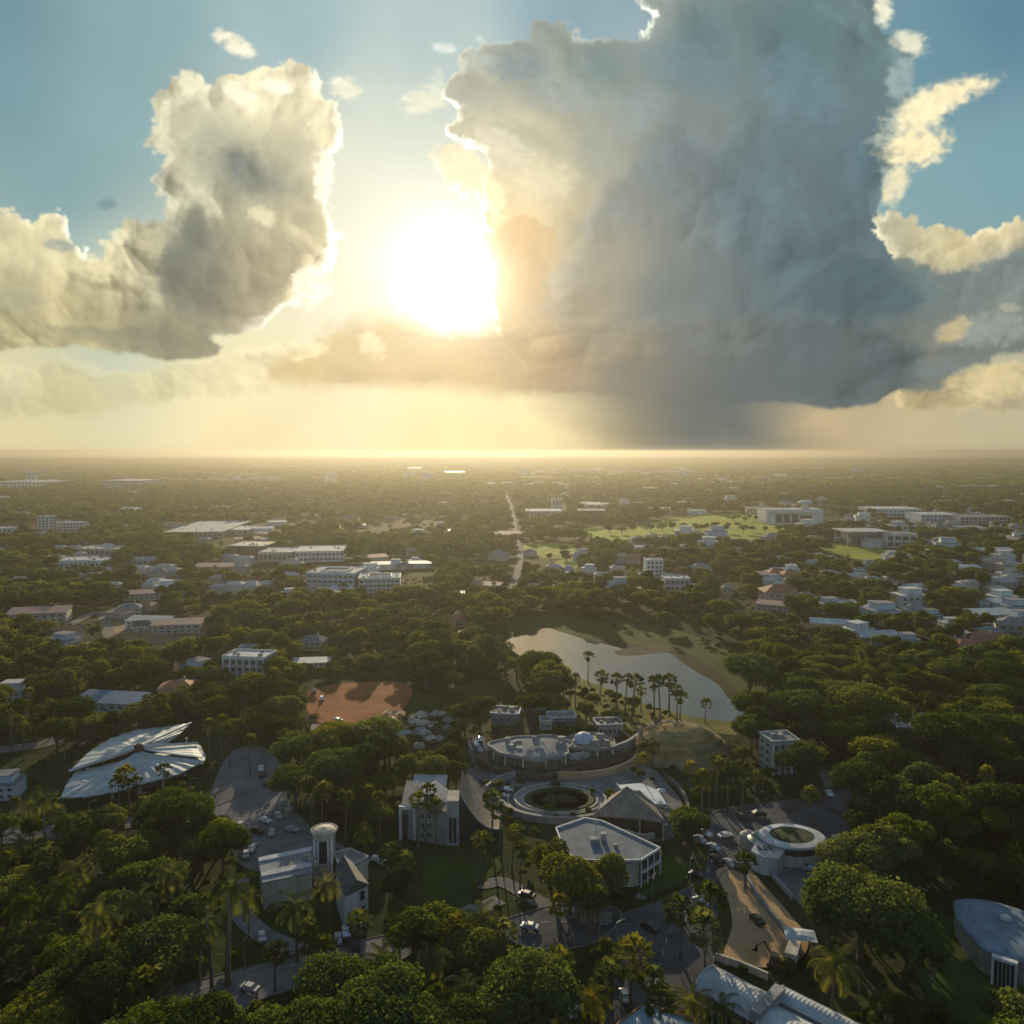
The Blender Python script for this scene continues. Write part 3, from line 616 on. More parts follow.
# --- pavilion under a fan of ribbed metal petals
def fan_pavilion():
    base = at(134, 775); root = empty('fan_pavilion', base, 0, 'pavilion under a big fan-shaped pale metal roof of ribbed petals', 'pavilion')
    Lc = local(base, 0); apx = at(139, 750, 9.2); A = Lc(apx)
    def petal(pts, z0, za, off, n, inner=.05):
        mb = MB(); P_ = [Lc(at(a, b, z0)) for a, b in pts]; seg = []
        # resample the rim
        L_ = [0]; 
        for i in range(1, len(P_)): L_.append(L_[-1]+math.dist(P_[i], P_[i-1]))
        for k in range(n+1):
            d = L_[-1]*k/n; i = max(j for j in range(len(L_)-1) if L_[j] <= d+1e-6); t = (d-L_[i])/max(L_[i+1]-L_[i], 1e-6)
            seg.append((P_[i][0]*(1-t)+P_[i+1][0]*t, P_[i][1]*(1-t)+P_[i+1][1]*t))
        ax, ay = A[0]+off[0], A[1]+off[1]; M = 7; rows = []
        for layer_ in (0, -.35):
            for k, p in enumerate(seg):
                for j in range(M+1):
                    t = inner+(1-inner)*j/M; zz = za+(z0-za)*(t**.72)+(.17 if k % 2 else -.05)*(t**.5)+layer_-(.25*(t > .99))
                    mb.v.append((ax+(p[0]-ax)*t, ay+(p[1]-ay)*t, zz))
        m = M+1; K = len(seg)
        for lay in (0, K*m):
            for k in range(K-1):
                for j in range(M):
                    q = (lay+k*m+j, lay+k*m+j+1, lay+(k+1)*m+j+1, lay+(k+1)*m+j); mb.f.append(q if lay == 0 else q[::-1])
        for k in range(K-1): mb.f.append((k*m+M, K*m+k*m+M, K*m+(k+1)*m+M, (k+1)*m+M))
        for k in (0, K-1):
            for j in range(M): mb.f.append((k*m+j, k*m+j+1, K*m+k*m+j+1, K*m+k*m+j))
        mb.build('roof_petal', palemetal, root)
    petal([(58,797),(87,796),(119,790),(146,782),(177,774),(205,760)], 4.6, 9.4, (0,-.4), 24)
    petal([(61,796),(66,784),(76,770)], 3.9, 7.4, (-.5,0), 8); petal([(203,763),(206,756),(200,744)], 4.0, 7.4, (.5,0), 6)
    petal([(203,757),(199,750),(198,742)], 5.4, 10.2, (.6,0), 10)
    petal([(166,743),(180,733),(190,723),(176,724)], 6.0, 10.2, (.6,.8), 8)
    petal([(176,725),(137,729),(110,738),(88,752),(70,770)], 5.4, 10.1, (-.3,.4), 20)
    mb = MB()     # bright ridge beams between the petals
    for (a, b, z) in ((191,723,6.8),(198,743,6.0),(69,771,5.7)):
        q = Lc(at(a, b, z)); mb.tube((A[0], A[1], 10.4), (q[0], q[1], z), .55, .45, 8)
    mb.build('ridge_beam', white, root)
    mb = MB(); mb.lathe([(.01,9.2),(1.5,9.2),(1.5,10.6),(1.7,10.7),(.9,11.3),(.01,11.5)], 16, A[0], A[1]); mb.build('roof_lantern', rust, root)
    ring = [Lc(at(a, b, 0)) for a, b in ((80,800),(110,800),(140,795),(165,788),(188,776),(196,766),(190,752),(170,748),(130,756),(100,770),(84,786))]
    c0 = (sum(p[0] for p in ring)/len(ring), sum(p[1] for p in ring)/len(ring)); rr = [(c0[0]+(p[0]-c0[0])*.75, c0[1]+(p[1]-c0[1])*.75) for p in ring]
    mb = MB(); mb.wallstrip(rr, 0, 3.4, .4, True); mb.build('wall', concd, root)
    col_row(root, [(c0[0]+(p[0]-c0[0])*.93, c0[1]+(p[1]-c0[1])*.93) for p in ring], 0, 5.8, .35, white)
    FOOT.append([tuple(at(a, b)[:2]) for a, b in ((56,806),(110,808),(160,798),(210,775),(212,752),(190,738),(130,742),(80,762),(62,785))])
    keep((62,795),(100,797),(150,786),(190,772),(204,760),(200,744),(186,730),(150,728),(118,734),(90,752),(74,768))
fan_pavilion()
# --- plain slab blocks with grids of windows
def block(name, label, px0, px1, py, depth, height, storeys, bays, wall, roofm, rz=0., side=4, cat='building', win=(.6,.55), cornice=True, extra=None, group=None, grid=False, kp=True, detail=True):
    a, b = at(px0, py), at(px1, py); w = (b-a).length; loc = (a+b)/2; loc = Vector((loc.x, loc.y+depth/2*math.cos(rz), 0))
    root = empty(name, loc, rz, label, cat, group); hw, hd = w/2, depth/2
    mb = MB(); mb.box(-hw, -hd, 0, hw, hd, height); mb.build('wall', wall, root)
    rf = MB(); rf.box(-hw-.25, -hd-.25, height+.004, hw+.25, hd+.25, height+.35); ro = rf.build('roof', roofm, root)
    pp = MB(); t = .35
    for (x0, y0, x1, y1) in ((-hw-.25,-hd-.25,hw+.25,-hd+t-.25),(-hw-.25,hd-t+.25,hw+.25,hd+.25),(-hw-.25,-hd+t-.25,-hw+t-.25,hd-t+.25),(hw-t+.25,-hd+t-.25,hw+.25,hd-t+.25)): pp.box(x0, y0, height+.352, x1, y1, height+1.0)
    pp.build('parapet', white if cornice else wall, ro)
    if detail:
        r_ = random.Random(int(px0*7+py)); 
        for k in range(3+int(w/12)):
            x = r_.uniform(-hw+1.5, hw-2.5); y = r_.uniform(-hd+1.5, max(hd-2.5, -hd+1.6)); MB().box(x, y, height+.36, x+r_.uniform(.8,2.), y+r_.uniform(.8,1.6), height+.36+r_.uniform(.6,1.6)).build('roof_unit', conc, ro)
    if storeys:
        wallgrid(root, -hw+.5, hw-.5, -hd, .6, height-.2, bays, storeys, glass, ww=win[0], wh=win[1], frame=wall if not cornice else white)
        if side: wallgrid(root, -hd+.5, hd-.5, (-hw if loc.x > 0 else hw), .6, height-.2, side, storeys, glass, ww=win[0], wh=win[1], axis=('z' if loc.x > 0 else 'y'))
    if grid:
        g = MB()
        for i in range(bays+1):
            x = -hw+.5+(w-1.)*i/bays; g.box(x-.25, -hd-1.1, 0, x+.25, -hd-.004, height)
        for k in range(1, storeys+1): z = height*k/storeys; g.box(-hw, -hd-1.15, z-.2, hw, -hd-1.104, z+.15)
        g.build('balcony_frame', white, root)
    foot_box(loc, rz, -hw, -hd, hw, hd)
    if kp:
        t_ = proj(loc.x, loc.y+hd*.6, height); keep((px0, py-(py-t_[1])*.35), (px1, py-(py-t_[1])*.35), (px1, t_[1]), (px0, t_[1]))
    return root, hw, hd
block('apartment_block', 'four storey pale concrete block with white window grid and cluttered flat roof', 224, 268, 689, 13, 14.5, 4, 6, conc, whiteroof, -.12, 3, grid=True)
def courtyard(label, px0, px1, py, depth, height, wall, rz):
    root, hw, hd = block('office_building', label, px0, px1, py, depth, height, 3, 9, wall, whiteroof, rz, 4, win=(.7,.5))
    mb = MB(); a = .55; mb.wallstrip([(-hw*a,-hd*a),(hw*a,-hd*a),(hw*a,hd*a),(-hw*a,hd*a)], height+.36, height+1.6, .6, True); mb.build('courtyard_upstand', white, root)
    MB().box(-hw*a+.31, -hd*a+.31, height+.36, hw*a-.31, hd*a-.31, height+.42).build('skylight', glass, root)
courtyard('white three storey building with square roof well beside the treetops', 308, 357, 590, 34, 13, bluew, -.1)
courtyard('pale building with open roof well just right of the larger white one', 357, 398, 593, 26, 11, white, .12)
block('hotel_tower', 'tall white slab tower at the left end of its long lower wing', 38, 50, 537, 16, 26, 7, 3, white, whiteroof, 0, 2)
block('hotel_wing', 'long white hotel wing attached to the right of the tall slab', 51, 83, 535, 16, 16, 4, 10, white, whiteroof, 0, 0)
block('long_building', 'low white building with dark ribbon windows at the left edge beyond the trees', -18, 13, 537, 20, 11, 2, 6, white, whiteroof, 0, 0)
block('warehouse', 'vast low shed with bright white flat roof in the middle distance', 158, 216, 538, 160, 7, 1, 12, conc, whiteroof, .1, 0)
block('warehouse', 'low pale shed joined right of the vast white roof', 212, 246, 535, 60, 6, 1, 6, conc, whiteroof, .1, 0)
block('arena', 'low brown walled building with pale flat roof behind the office wells', 228, 266, 556, 45, 10, 1, 8, mat('brown_brick', (.22,.12,.075), .9, .2, .5), cream, -.06, 0)
block('long_building', 'long white low building stepping right toward the brown walled one', 292, 340, 562, 50, 10, 2, 12, white, whiteroof, .15, 0)
block('long_building', 'pale low building with flat white roof left of the stepped long one', 258, 292, 562, 40, 9, 1, 7, beige, whiteroof, 0, 0)
block('workshop', 'bluish white metal workshop at the left, two roofs stepping back', 57, 84, 571, 30, 9, 1, 6, bluew, whiteroof, .2, 0)
block('workshop', 'whitish sheet metal workshop right of the bluish one', 80, 103, 570, 26, 8, 1, 5, bluew, palemetal, .1, 0)
block('workshop', 'long low shed with cream roof behind the bluish workshops', 76, 122, 556, 30, 7, 1, 9, beige, cream, -.1, 0)
block('workshop', 'small blue roofed shed right of the whitish workshops', 126, 154, 566, 18, 6, 1, 5, bluew, blueroof, 0, 0)
block('mall', 'distant long white mall with many bays near the left horizon', 102, 144, 490, 120, 26, 3, 14, white, whiteroof, 0, 0)
block('mall', 'far pale blocks at the left edge of the horizon woods', -6, 48, 488, 140, 18, 2, 14, white, whiteroof, 0, 0)
block('mall', 'tiny roof tower above the far pale blocks', 27, 35, 486, 20, 42, 4, 2, white, whiteroof, 0, 0)
# white colonnaded hall with a domed lantern
def hall():
    root, hw, hd = block('assembly_hall', 'long white hall with dark tall openings and round roof lantern beside the green field', 766, 823, 524, 45, 21, 0, 0, white, whiteroof, 0, 0)
    for i, x in enumerate((-.55,-.28,0.0,.40)):
        w = hw*(.11 if i < 3 else .2); z1 = 15 if i < 3 else 13
        o = MB().box(x*hw-w, -hd-.15, 2, x*hw+w, -hd-.004, z1).build('tall_opening', glass, root)
    mb = MB(); mb.box(-hw-.6, -hd-2.5, 17.5, hw+.6, -hd-.26, 18.6); mb.box(-hw, -hd-2.4, 0, hw, -hd-.3, 1.2); mb.build('canopy', white, root)
    ln = MB(); ln.lathe([(.01,21.6),(5,21.6),(5,29),(4.6,29.4)], 16, hw*.55, 0); ln.build('lantern', white, root)
    ln = MB(); ln.lathe([(9,29.5),(11,31),(10.4,32.4),(6,34.2),(.01,35)], 20, hw*.55, 0); ln.build('lantern_roof', white, root)
hall()
block('long_building', 'long pale building under a thin slab roof, right of the white hall', 873, 921, 517, 60, 13, 2, 12, bluew, whiteroof, 0, 0)
block('long_building', 'low bluish building joining the pale row at the right', 921, 958, 522, 50, 11, 2, 9, bluew, whiteroof, 0, 0)
block('long_building', 'low grey building at the right end of the pale row', 960, 1012, 524, 50, 10, 2, 12, conc, greyroof, 0, 0)
def canopy_hall():
    root, hw, hd = block('school', 'dark glazed school with a floating white slab canopy beyond the small lawn', 851, 884, 546, 30, 13, 2, 7, concd, greyroof, 0, 0)
    mb = MB(); mb.box(-hw-9, -hd-6, 16.5, hw+4, hd+4, 17.6); mb.build('canopy_roof', whiteroof, root)
    col_row(root, [(-hw-6,-hd-4),(hw+2,-hd-4),(-hw-6,hd),(hw+2,hd),(-hw*.2,-hd-4)], 0, 16.5, .5, white)
canopy_hall()
block('school', 'pale school block with big white framed bays right of the floating canopy', 888, 918, 548, 34, 15, 2, 4, white, greyroof, -.1, 0, win=(.75,.6))
block('clubhouse', 'wide white clubhouse with stacked roofs at the far edge of the sunlit valley', 526, 562, 519, 60, 12, 2, 10, white, whiteroof, 0, 0)
block('clubhouse', 'small white upper storey tower over the far clubhouse', 552, 562, 513, 20, 24, 2, 3, white, whiteroof, 0, 0)
block('clubhouse', 'dark fronted clubhouse with thin bright roof right of the wide white one', 579, 606, 521, 40, 16, 2, 8, rust, whiteroof, 0, 0)
block('apartment_block', 'small white square apartment block standing alone above the trees beyond the pond', 646, 663, 578, 14, 15, 4, 4, white, whiteroof, 0, 0)
block('villa', 'white stepped villa with stacked terraces beyond the pond woods', 665, 690, 592, 16, 10, 2, 5, white, whiteroof, 0, 0)
block('apartment_block', 'four storey apartment with dark balconies half sunk in palms', 768, 797, 774, 9, 11, 4, 4, conc, greyroof, .15, 2, grid=True)
# stair tower of that apartment
# --- white tower with a saucer cap, its wings
def saucer_tower():
    base = at(325, 880); root = empty('saucer_tower', base, .1, 'pale square tower with round saucer cap over flat roofed wings', 'tower')
    h = 12.2
    MB().box(-2.4,-2.4,0,2.4,2.4,h).build('shaft', conc, root)
    MB().box(-1.0,-2.48,h-6.5,1.0,-2.404,h-.8).build('tall_opening', glass, root)
    mb = MB()
    for sx in (-1, 1): mb.box(sx*1.2-.15,-2.65,h-7,sx*1.2+.15,-2.41,h-.5); mb.box(sx*2.2-.2,-2.65,0,sx*2.2+.2,-2.41,h)
    mb.build('pilaster', white, root)
    mb = MB(); mb.lathe([(.01,h),(3.0,h),(3.0,h+.5),(3.3,h+1.0),(3.4,h+1.4),(3.2,h+1.45),(3.1,h+1.2),(2.2,h+1.6),(.01,h+2.0)], 28); mb.build('saucer_cap', cream, root)
    foot_box(base, .1, -3, -3, 3, 3)
    # left wing
    P_ = [at(a, b, 7.) for a, b in ((259,859),(311,848),(312,872),(263,882))]; c = sum(P_, Vector())/4; c.z = 0
    w = empty('wing_building', c, 0, 'flat roofed wing with bright white roof bands left of the saucer tower', 'building'); Lc = local(c, 0); q = [Lc(p) for p in P_]
    MB().prism(q, 0, 6.6).build('wall', cream, w); big = [(x*1.03, y*1.03) for x, y in q]; ro = MB().prism(big, 6.604, 7.0).build('roof', greyroof, w)
    def lerp(a, b, t): return (a[0]+(b[0]-a[0])*t, a[1]+(b[1]-a[1])*t)
    for t0, t1 in ((0.0,.16),(.62,.8)):
        MB().prism([lerp(big[0],big[3],t0),lerp(big[1],big[2],t0),lerp(big[1],big[2],t1),lerp(big[0],big[3],t1)], 7.004, 7.35).build('roof_band', whiteroof, ro)
    [MB().box(x, y, 7.01, x+1.2, y+1, 8.).build('roof_unit', conc, ro) for x, y in ((5,1),(6.8,-.4),(4,2.6))]
    FOOT.append([(p.x, p.y) for p in P_])
    # front building with facade
    P_ = [at(a, b, 10.) for a, b in ((336,866),(352,861),(368,882),(345,893))]; c = sum(P_, Vector())/4; c.z = 0; Lc = local(c, 0); q = [Lc(p) for p in P_]
    w = empty('house', c, 0, 'three storey white house with dark gable roof right of the saucer tower', 'house')
    MB().prism(q, 0, 9.6).build('wall', white, w); big = [(x*1.06, y*1.06) for x, y in q]
    mid0, mid1 = lerp(big[0], big[1], .5), lerp(big[3], big[2], .5)
    rf = MB(); n = [(big[i][0], big[i][1], 9.604) for i in range(4)]+[(mid0[0], mid0[1], 12.), (mid1[0], mid1[1], 12.)]+[(big[i][0], big[i][1], 9.3) for i in range(4)]
    rf.add(n, [(0,4,5,3),(4,1,2,5),(0,1,4),(3,5,2),(6,7,8,9),(0,6,9,3),(1,2,8,7),(0,1,7,6),(3,9,8,2)]); rf.build('roof', darkroof, w)
    a = Vector(q[3]); b = Vector(q[2]); d = (b-a).normalized(); nrm = Vector((d.y, -d.x)); L_ = (b-a).length
    ang = math.atan2(d.y, d.x)
    for (t, z, ww, hh) in ((.72,7.6,1.3,2.2),(.3,4.6,1.6,1.0),(.75,4.7,.8,.8),(.25,1.7,1.2,2.6),(.5,1.7,1.1,2.8),(.8,1.7,1.1,2.8)):
        p = a+d*L_*t+nrm*.12; o = MB().box(-ww/2,-.1,-hh/2,ww/2,.1,hh/2).build('window', glass, w); o.location = (p.x, p.y, z); o.rotation_euler = (0,0,ang)
        fr = MB(); t_ = .12; fr.box(-ww/2-t_,-.18,hh/2,ww/2+t_,.1,hh/2+t_); fr.box(-ww/2-t_,-.18,-hh/2-t_,ww/2+t_,.1,-hh/2); fr.box(-ww/2-t_,-.18,-hh/2,-ww/2,.1,hh/2); fr.box(ww/2,-.18,-hh/2,ww/2+t_,.1,hh/2); fo = fr.build('window_frame', cream, o)
    FOOT.append([(p.x, p.y) for p in P_]); FOOT.append([tuple(at(a_, b_)[:2]) for a_, b_ in ((330,900),(370,895),(375,935),(325,940))])
    # court behind with parapets
    P_ = [at(a, b, 6.) for a, b in ((334,854),(350,850),(368,858),(352,866),(338,864))]; c = sum(P_, Vector())/5; c.z = 0; Lc = local(c, 0)
    w = empty('annex', c, 0, 'low annex with white parapets and roof units behind the white gabled house', 'building'); q = [Lc(p) for p in P_]
    MB().prism(q, 0, 5.6).build('wall', cream, w); ro = MB().prism([(x*1.04, y*1.04) for x, y in q], 5.604, 5.9).build('roof', conc, w)
    mb = MB(); mb.wallstrip([(x*1.02, y*1.02) for x, y in q], 5.904, 6.6, .3, True); mb.build('parapet', white, ro)
    keep((310,824),(337,824),(336,852),(368,860),(368,905),(352,925),(345,895),(330,870),(262,880),(260,856),(312,846))
saucer_tower()
# --- chapel-like hall with sweeping roof
def gable_hall():
    base = at(448, 850); rz = .0
    root = empty('gabled_hall', base, rz, 'tall pale hall with sweeping brown roof side and narrow white end wall', 'hall'); Lc = local(base, rz)
    z = 15.
    T = lambda a, b, zz: (*Lc(at(a, b, zz)), zz)
    # main body: front wall line from (402,..) to (458,..), sweep roof back right
    fl, fc, fr_ = Lc(at(403, 838)), Lc(at(447, 846)), Lc(at(459, 846)); br = Lc(at(486, 818)); bl = Lc(at(408, 812))
    mb = MB(); mb.prism([fl, fc, (fc[0]+.5, fc[1]+12), (bl[0], bl[1])], 0, 9.5).build('wall', conc, root)
    MB().prism([(fl[0]-.4,fl[1]-.4),(fc[0],fc[1]-.4),(fc[0]+.4,fc[1]+12.4),(bl[0]-.4,bl[1]+.4)], 9.504, 10.).build('roof', greyroof, root)
    # narrow end tower
    MB().prism([fc, fr_, (fr_[0], fr_[1]+7), (fc[0], fc[1]+7)], 0, 13.).build('end_wall', conc, root)
    x0, x1 = fc[0]+.6, fr_[0]-.6; y = fc[1]-.06
    for k in range(2): 
        g = MB().box(x0+k*(x1-x0)*.55, y-.05, 1, x0+k*(x1-x0)*.55+(x1-x0)*.38, y+.1, 8); g.build('window', glass, root)
    # raised white gable over the front court
    g = MB(); w0, w1 = fl[0]+4.5, fc[0]-.5; ym = fl[1]+.4; xm = (w0+w1)/2
    g.add([(w0,ym,10.),(w1,ym,10.),(xm,ym,13.),(w0,ym+9,10.),(w1,ym+9,10.),(xm,ym+9,13.)], [(0,1,2),(3,5,4),(0,2,5,3),(1,4,5,2)]); g.build('gable_roof', whiteroof, root)
    # sweeping roof sheet from the white end wall down to the right
    s = MB(); n = 12; r0 = (fr_[0], fr_[1]+1); 
    for i in range(n+1):
        t = i/n; zc = 15.2-13.2*(1-(1-t)**2.1); x = r0[0]+11.5*t
        for zz in (0, -.4):
            s.v += [(x, r0[1]+1+4*t, zc+zz), (x, r0[1]+14+2*t, zc+zz+1.0*(1-t))]
    for i in range(n):
        a = i*4; b = a+4; s.f += [(a, a+1, b+1, b), (a+2, b+2, b+3, a+3), (a, b, b+2, a+2), (a+1, a+3, b+3, b+1)]
    s.f += [(0,2,3,1), (4*n, 4*n+1, 4*n+3, 4*n+2)]
    s.build('sweeping_roof', brownroof, root)
    # white fascia following the sweep + dark lattice glazing beyond it
    f = MB()
    for i in range(n):
        for t, u in ((i/n, (i+1)/n),):
            za = 15.2-13.2*(1-(1-t)**2.1); zb = 15.2-13.2*(1-(1-u)**2.1); f.tube((r0[0]+11.5*t, r0[1]+.95+4*t, za), (r0[0]+11.5*u, r0[1]+.95+4*u, zb), .22, .22, 6)
    f.build('roof_edge', white, root)
    gl = MB(); pts = [(r0[0]+11.5*t, r0[1]+1.3+4*t) for t in (0,.25,.5,.75,1)]
    for i in range(4):
        t0, t1 = i*.25, (i+1)*.25; z0_, z1_ = 15.0-13.2*(1-(1-t0)**2.1), 15.0-13.2*(1-(1-t1)**2.1)
        gl.add([(*pts[i],0),(*pts[i+1],0),(*pts[i+1],max(z1_,.3)),(*pts[i],z0_),(pts[i][0],pts[i][1]+.2,0),(pts[i+1][0],pts[i+1][1]+.2,0),(pts[i+1][0],pts[i+1][1]+.2,max(z1_,.3)),(pts[i][0],pts[i][1]+.2,z0_)],[(0,1,2,3),(7,6,5,4)])
    gl.build('side_glazing', glass, root)
    # arched side court at the left
    a = MB(); ax = fl[0]-.4
    for k in range(9):
        t0, t1 = math.pi*k/8, math.pi*(k+1)/8
    a.box(ax-.5, fl[1]-1.5, 0, ax+.3, fl[1]-.42, 9); a.box(ax+3.4, fl[1]-1.5, 0, ax+4.2, fl[1]-.42, 9); a.box(ax-.5, fl[1]-1.5, 9.004, ax+4.2, fl[1]-.42, 9.9); a.build('portal', white, root)
    MB().box(ax+.3, fl[1]-.5, 0, ax+3.4, fl[1]-.42, 9).build('portal_door', glass, root)
    wallgrid(root, fl[0]+5, fc[0]-.5, (fl[1]+fc[1])/2-.5, 1, 9, 4, 3, glass)
    # rear lower hall with pale roof
    b2 = at(430, 800); r2 = empty('annex', b2, 0, 'low annex with pale flat roof just behind the tall gabled hall', 'building')
    MB().box(-5,-3.5,0,5,4,6).build('wall', conc, r2); MB().box(-5.3,-3.8,6.004,5.3,4.3,6.5).build('roof', whiteroof, r2)
    FOOT.append([tuple(at(a_, b_)[:2]) for a_, b_ in ((396,852),(462,855),(492,830),(484,805),(404,805))]); foot_box(b2, 0, -5, -4, 5, 4)
    keep((410,795),(420,785),(458,788),(480,790),(484,802),(468,825),(458,840),(448,840),(440,810),(412,815))
gable_hall()
# --- oval garden court with hedge rings
def oval_garden():
    base = at(560, 802); root = empty('oval_garden', base, 0, 'oval sunken garden court with ringed terraces and central hedge', 'garden court'); sx, sy = 1.28, 1.0
    r1 = MB(); r1.lathe([(8.9,.03),(8.9,1.1),(9.4,1.1),(9.4,.5),(10.9,.5),(10.9,1.5),(11.4,1.5),(11.4,.03)], 56, 0, 0, sx, sy); r1.build('terrace_ring', conc, root)
    r2 = MB(); r2.lathe([(7.0,.02),(7.0,1.0),(7.3,1.25),(8.4,1.25),(8.8,1.0),(8.85,.02)], 56, 0, 0, sx, sy); r2.build('ring_hedge', hedge_m, root)
    r3 = MB(); r3.lathe([(.01,.32),(6.9,.32)], 40, 0, 0, sx, sy); r3.build('paving', mat('garden_gravel', (.24,.22,.17), .9, .2, .3), root)
    h = MB(); r_ = random.Random(4)
    for i in range(26):
        a = r_.uniform(0, 6.28); rr = 4.4*math.sqrt(r_.random()); x, y = math.cos(a)*rr*1.25-.5, math.sin(a)*rr*.75; q = r_.uniform(.7, 1.4)
        h.lathe([(.3*q, .33), (q, .5+q*.4), (q*.9, .4+q*.9), (q*.4, .45+q*1.3), (.01, .5+q*1.35)], 9, x, y)
    h.build('central_shrubbery', hedge_m, root)
    s = MB(); s.lathe([(12.6,.03),(12.6,.9),(13.2,.9),(13.2,.03)], 40, 0, 0, sx, sy, math.pi*.9, math.pi*2.15); s.lathe([(14.2,.03),(14.2,2.2),(15.4,2.2),(15.4,.03)], 40, 0, 0, sx, sy, math.pi*1.02, math.pi*2.05); s.build('curved_bench_wall', conc, root)
    FOOT.append([(base.x+math.cos(a)*21, base.y+math.sin(a)*17) for a in np.linspace(0, 6.28, 16)])
    keep((522,795),(540,786),(580,786),(594,800),(592,818),(560,828),(528,822),(520,808))
oval_garden()
# --- pyramid roof hall
def pyramid_hall():
    z = 5.5; pts = [(595,815),(640,818),(664,822),(655,806),(640,797),(612,796)]
    P_ = [at(a, b, z) for a, b in pts]; c = sum(P_, Vector())/len(P_); c.z = 0; Lc = local(c, 0); q = [Lc(p) for p in P_]
    root = empty('pyramid_hall', c, 0, 'brown faceted low pyramid roof hall right of the oval garden', 'hall')
    MB().prism([(x*.93, y*.93) for x, y in q], 0, z-.3).build('wall', rust, root)
    A = Lc(at(627, 787, 11.5)); mb = MB(); n = len(q); mb.add([(x*1.05, y*1.05, z) for x, y in q]+[(x*1.05, y*1.05, z-.35) for x, y in q]+[(A[0], A[1], 11.5)], [(i, (i+1) % n, 2*n) for i in range(n)]+[(i, i+n, (i+1) % n+n, (i+1) % n) for i in range(n)]+[tuple(range(n, 2*n))])
    mb.build('roof', mat('thatch', (.26,.22,.17), .95, .25, .5, c2=(.14,.11,.08), bump=.8), root)
    rb = MB()
    for i in range(n): rb.tube((q[i][0]*1.05, q[i][1]*1.05, z+.1), (A[0], A[1], 11.6), .16, .12, 6)
    rb.build('ridge', concd, root)
    col_row(root, [(x*.99, y*.99) for x, y in q], 0, z-.36, .25, cream)
    FOOT.append([(p.x, p.y) for p in P_]); keep((597,815),(612,797),(627,788),(645,797),(656,806),(662,822),(662,838),(600,832))
    # sweeping canopy behind
    z = 4.2; P_ = [at(a, b, z) for a, b in ((617,785),(640,783),(658,790),(668,806),(655,806),(640,792),(622,792))]; c = sum(P_, Vector())/len(P_); c.z = 0; Lc = local(c, 0)
    w = empty('curved_canopy', c, 0, 'pale curved canopy roof with bright rim wrapping behind the pyramid roof', 'canopy'); q = [Lc(p) for p in P_]
    MB().prism(q, z-.4, z).build('roof', bluew, w); mb = MB(); mb.wallstrip(q[3:7]+q[:1], z+.004, z+.6, .35); mb.build('rim', cream, w); col_row(w, [(x*.85, y*.85) for x, y in q], 0, z-.4, .2, steel)
    # white parasols
    for i, (a, b) in enumerate(((661,797),(664,812))):
        p = empty('parasol', at(a, b), 0, ('upper' if i == 0 else 'lower')+' small white parasol right of the pyramid roof hall', 'parasol'); MB().tube((0,0,0),(0,0,2.6),.05).build('pole', steel, p)
        k = MB(); k.lathe([(1.5,2.2),(.8,2.55),(.05,2.9)], 8); k.lathe([(1.5,2.2),(.8,2.5),(.05,2.84)], 8); k.build('canopy', white, p)
pyramid_hall()
# --- modern grey roofed building
def modern():
    z = 7.
    P_ = [at(a, b, z) for a, b in ((556,829),(585,819),(602,822),(628,834),(660,849),(641,861),(604,862),(574,860),(563,848))]; c = sum(P_, Vector())/len(P_); c.z = 0; Lc = local(c, 0); q = [Lc(p) for p in P_]
    root = empty('modern_building', c, 0, 'angular flat grey roof building with white edged glazed corner below the pyramid roof', 'building')
    MB().prism([(x*.95, y*.95) for x, y in q], 0, z-.5).build('wall', cream, root); ro = MB().prism(q, z-.496, z).build('roof', mat('slate_roof_membrane', (.17,.20,.22), .9, .2, .2, spec=.1), root)
    mb = MB(); mb.wallstrip(q, z+.004, z+.5, .4, True); mb.build('parapet', white, ro)
    MB().box(-3,-1,z+.004,-.5,1,z+1.2).build('roof_unit', conc, ro); MB().box(0,.4,z+.004,1.4,1.8,z+2.).build('roof_unit', conc, ro); MB().box(3,-3,z+.004,4,-2,z+.8).build('roof_unit', conc, ro); t = MB(); t.tube((-1,3,z),(-1,3,z+4.5),.12); t.box(-1.6,2.9,z+3.8,-.4,3.1,z+4.); t.build('antenna', conc, ro)
    a = Vector(q[5]); b = Vector(q[4]); d = (b-a).normalized(); nrm = Vector((d.y, -d.x)); L_ = (b-a).length; ang = math.atan2(d.y, d.x)
    fr = MB()
    for t in (0,.33,.66,1): p = a+d*L_*t+nrm*.15; fr.box(p.x-.18, p.y-.18, 0, p.x+.18, p.y+.18, z-.5)
    fr.build('facade_column', white, root)
    for k, zz in enumerate((2.2,5.6)):
        for j in range(3):
            p = a+d*L_*(.165+.33*j)-nrm*.05; o = MB().box(-L_*.15,-.12,-1.2,L_*.15,.12,1.2).build('window', glass, root); o.location = (p.x*.97, p.y*.97, zz); o.rotation_euler = (0,0,ang)
    p0, p1 = a+nrm*.6, b+nrm*.6; bl = MB(); bl.add([(p0.x,p0.y,3.8),(p1.x,p1.y,3.8),(b.x,b.y,3.8),(a.x,a.y,3.8),(p0.x,p0.y,4.2),(p1.x,p1.y,4.2),(b.x,b.y,4.2),(a.x,a.y,4.2)],[(0,3,2,1),(4,5,6,7),(0,1,5,4),(1,2,6,5),(3,0,4,7)]); bl.build('balcony', white, root)
    FOOT.append([(p.x, p.y) for p in P_]); keep((560,829),(585,820),(628,834),(660,850),(662,866),(646,878),(640,862),(612,852),(590,842),(570,846))
modern()
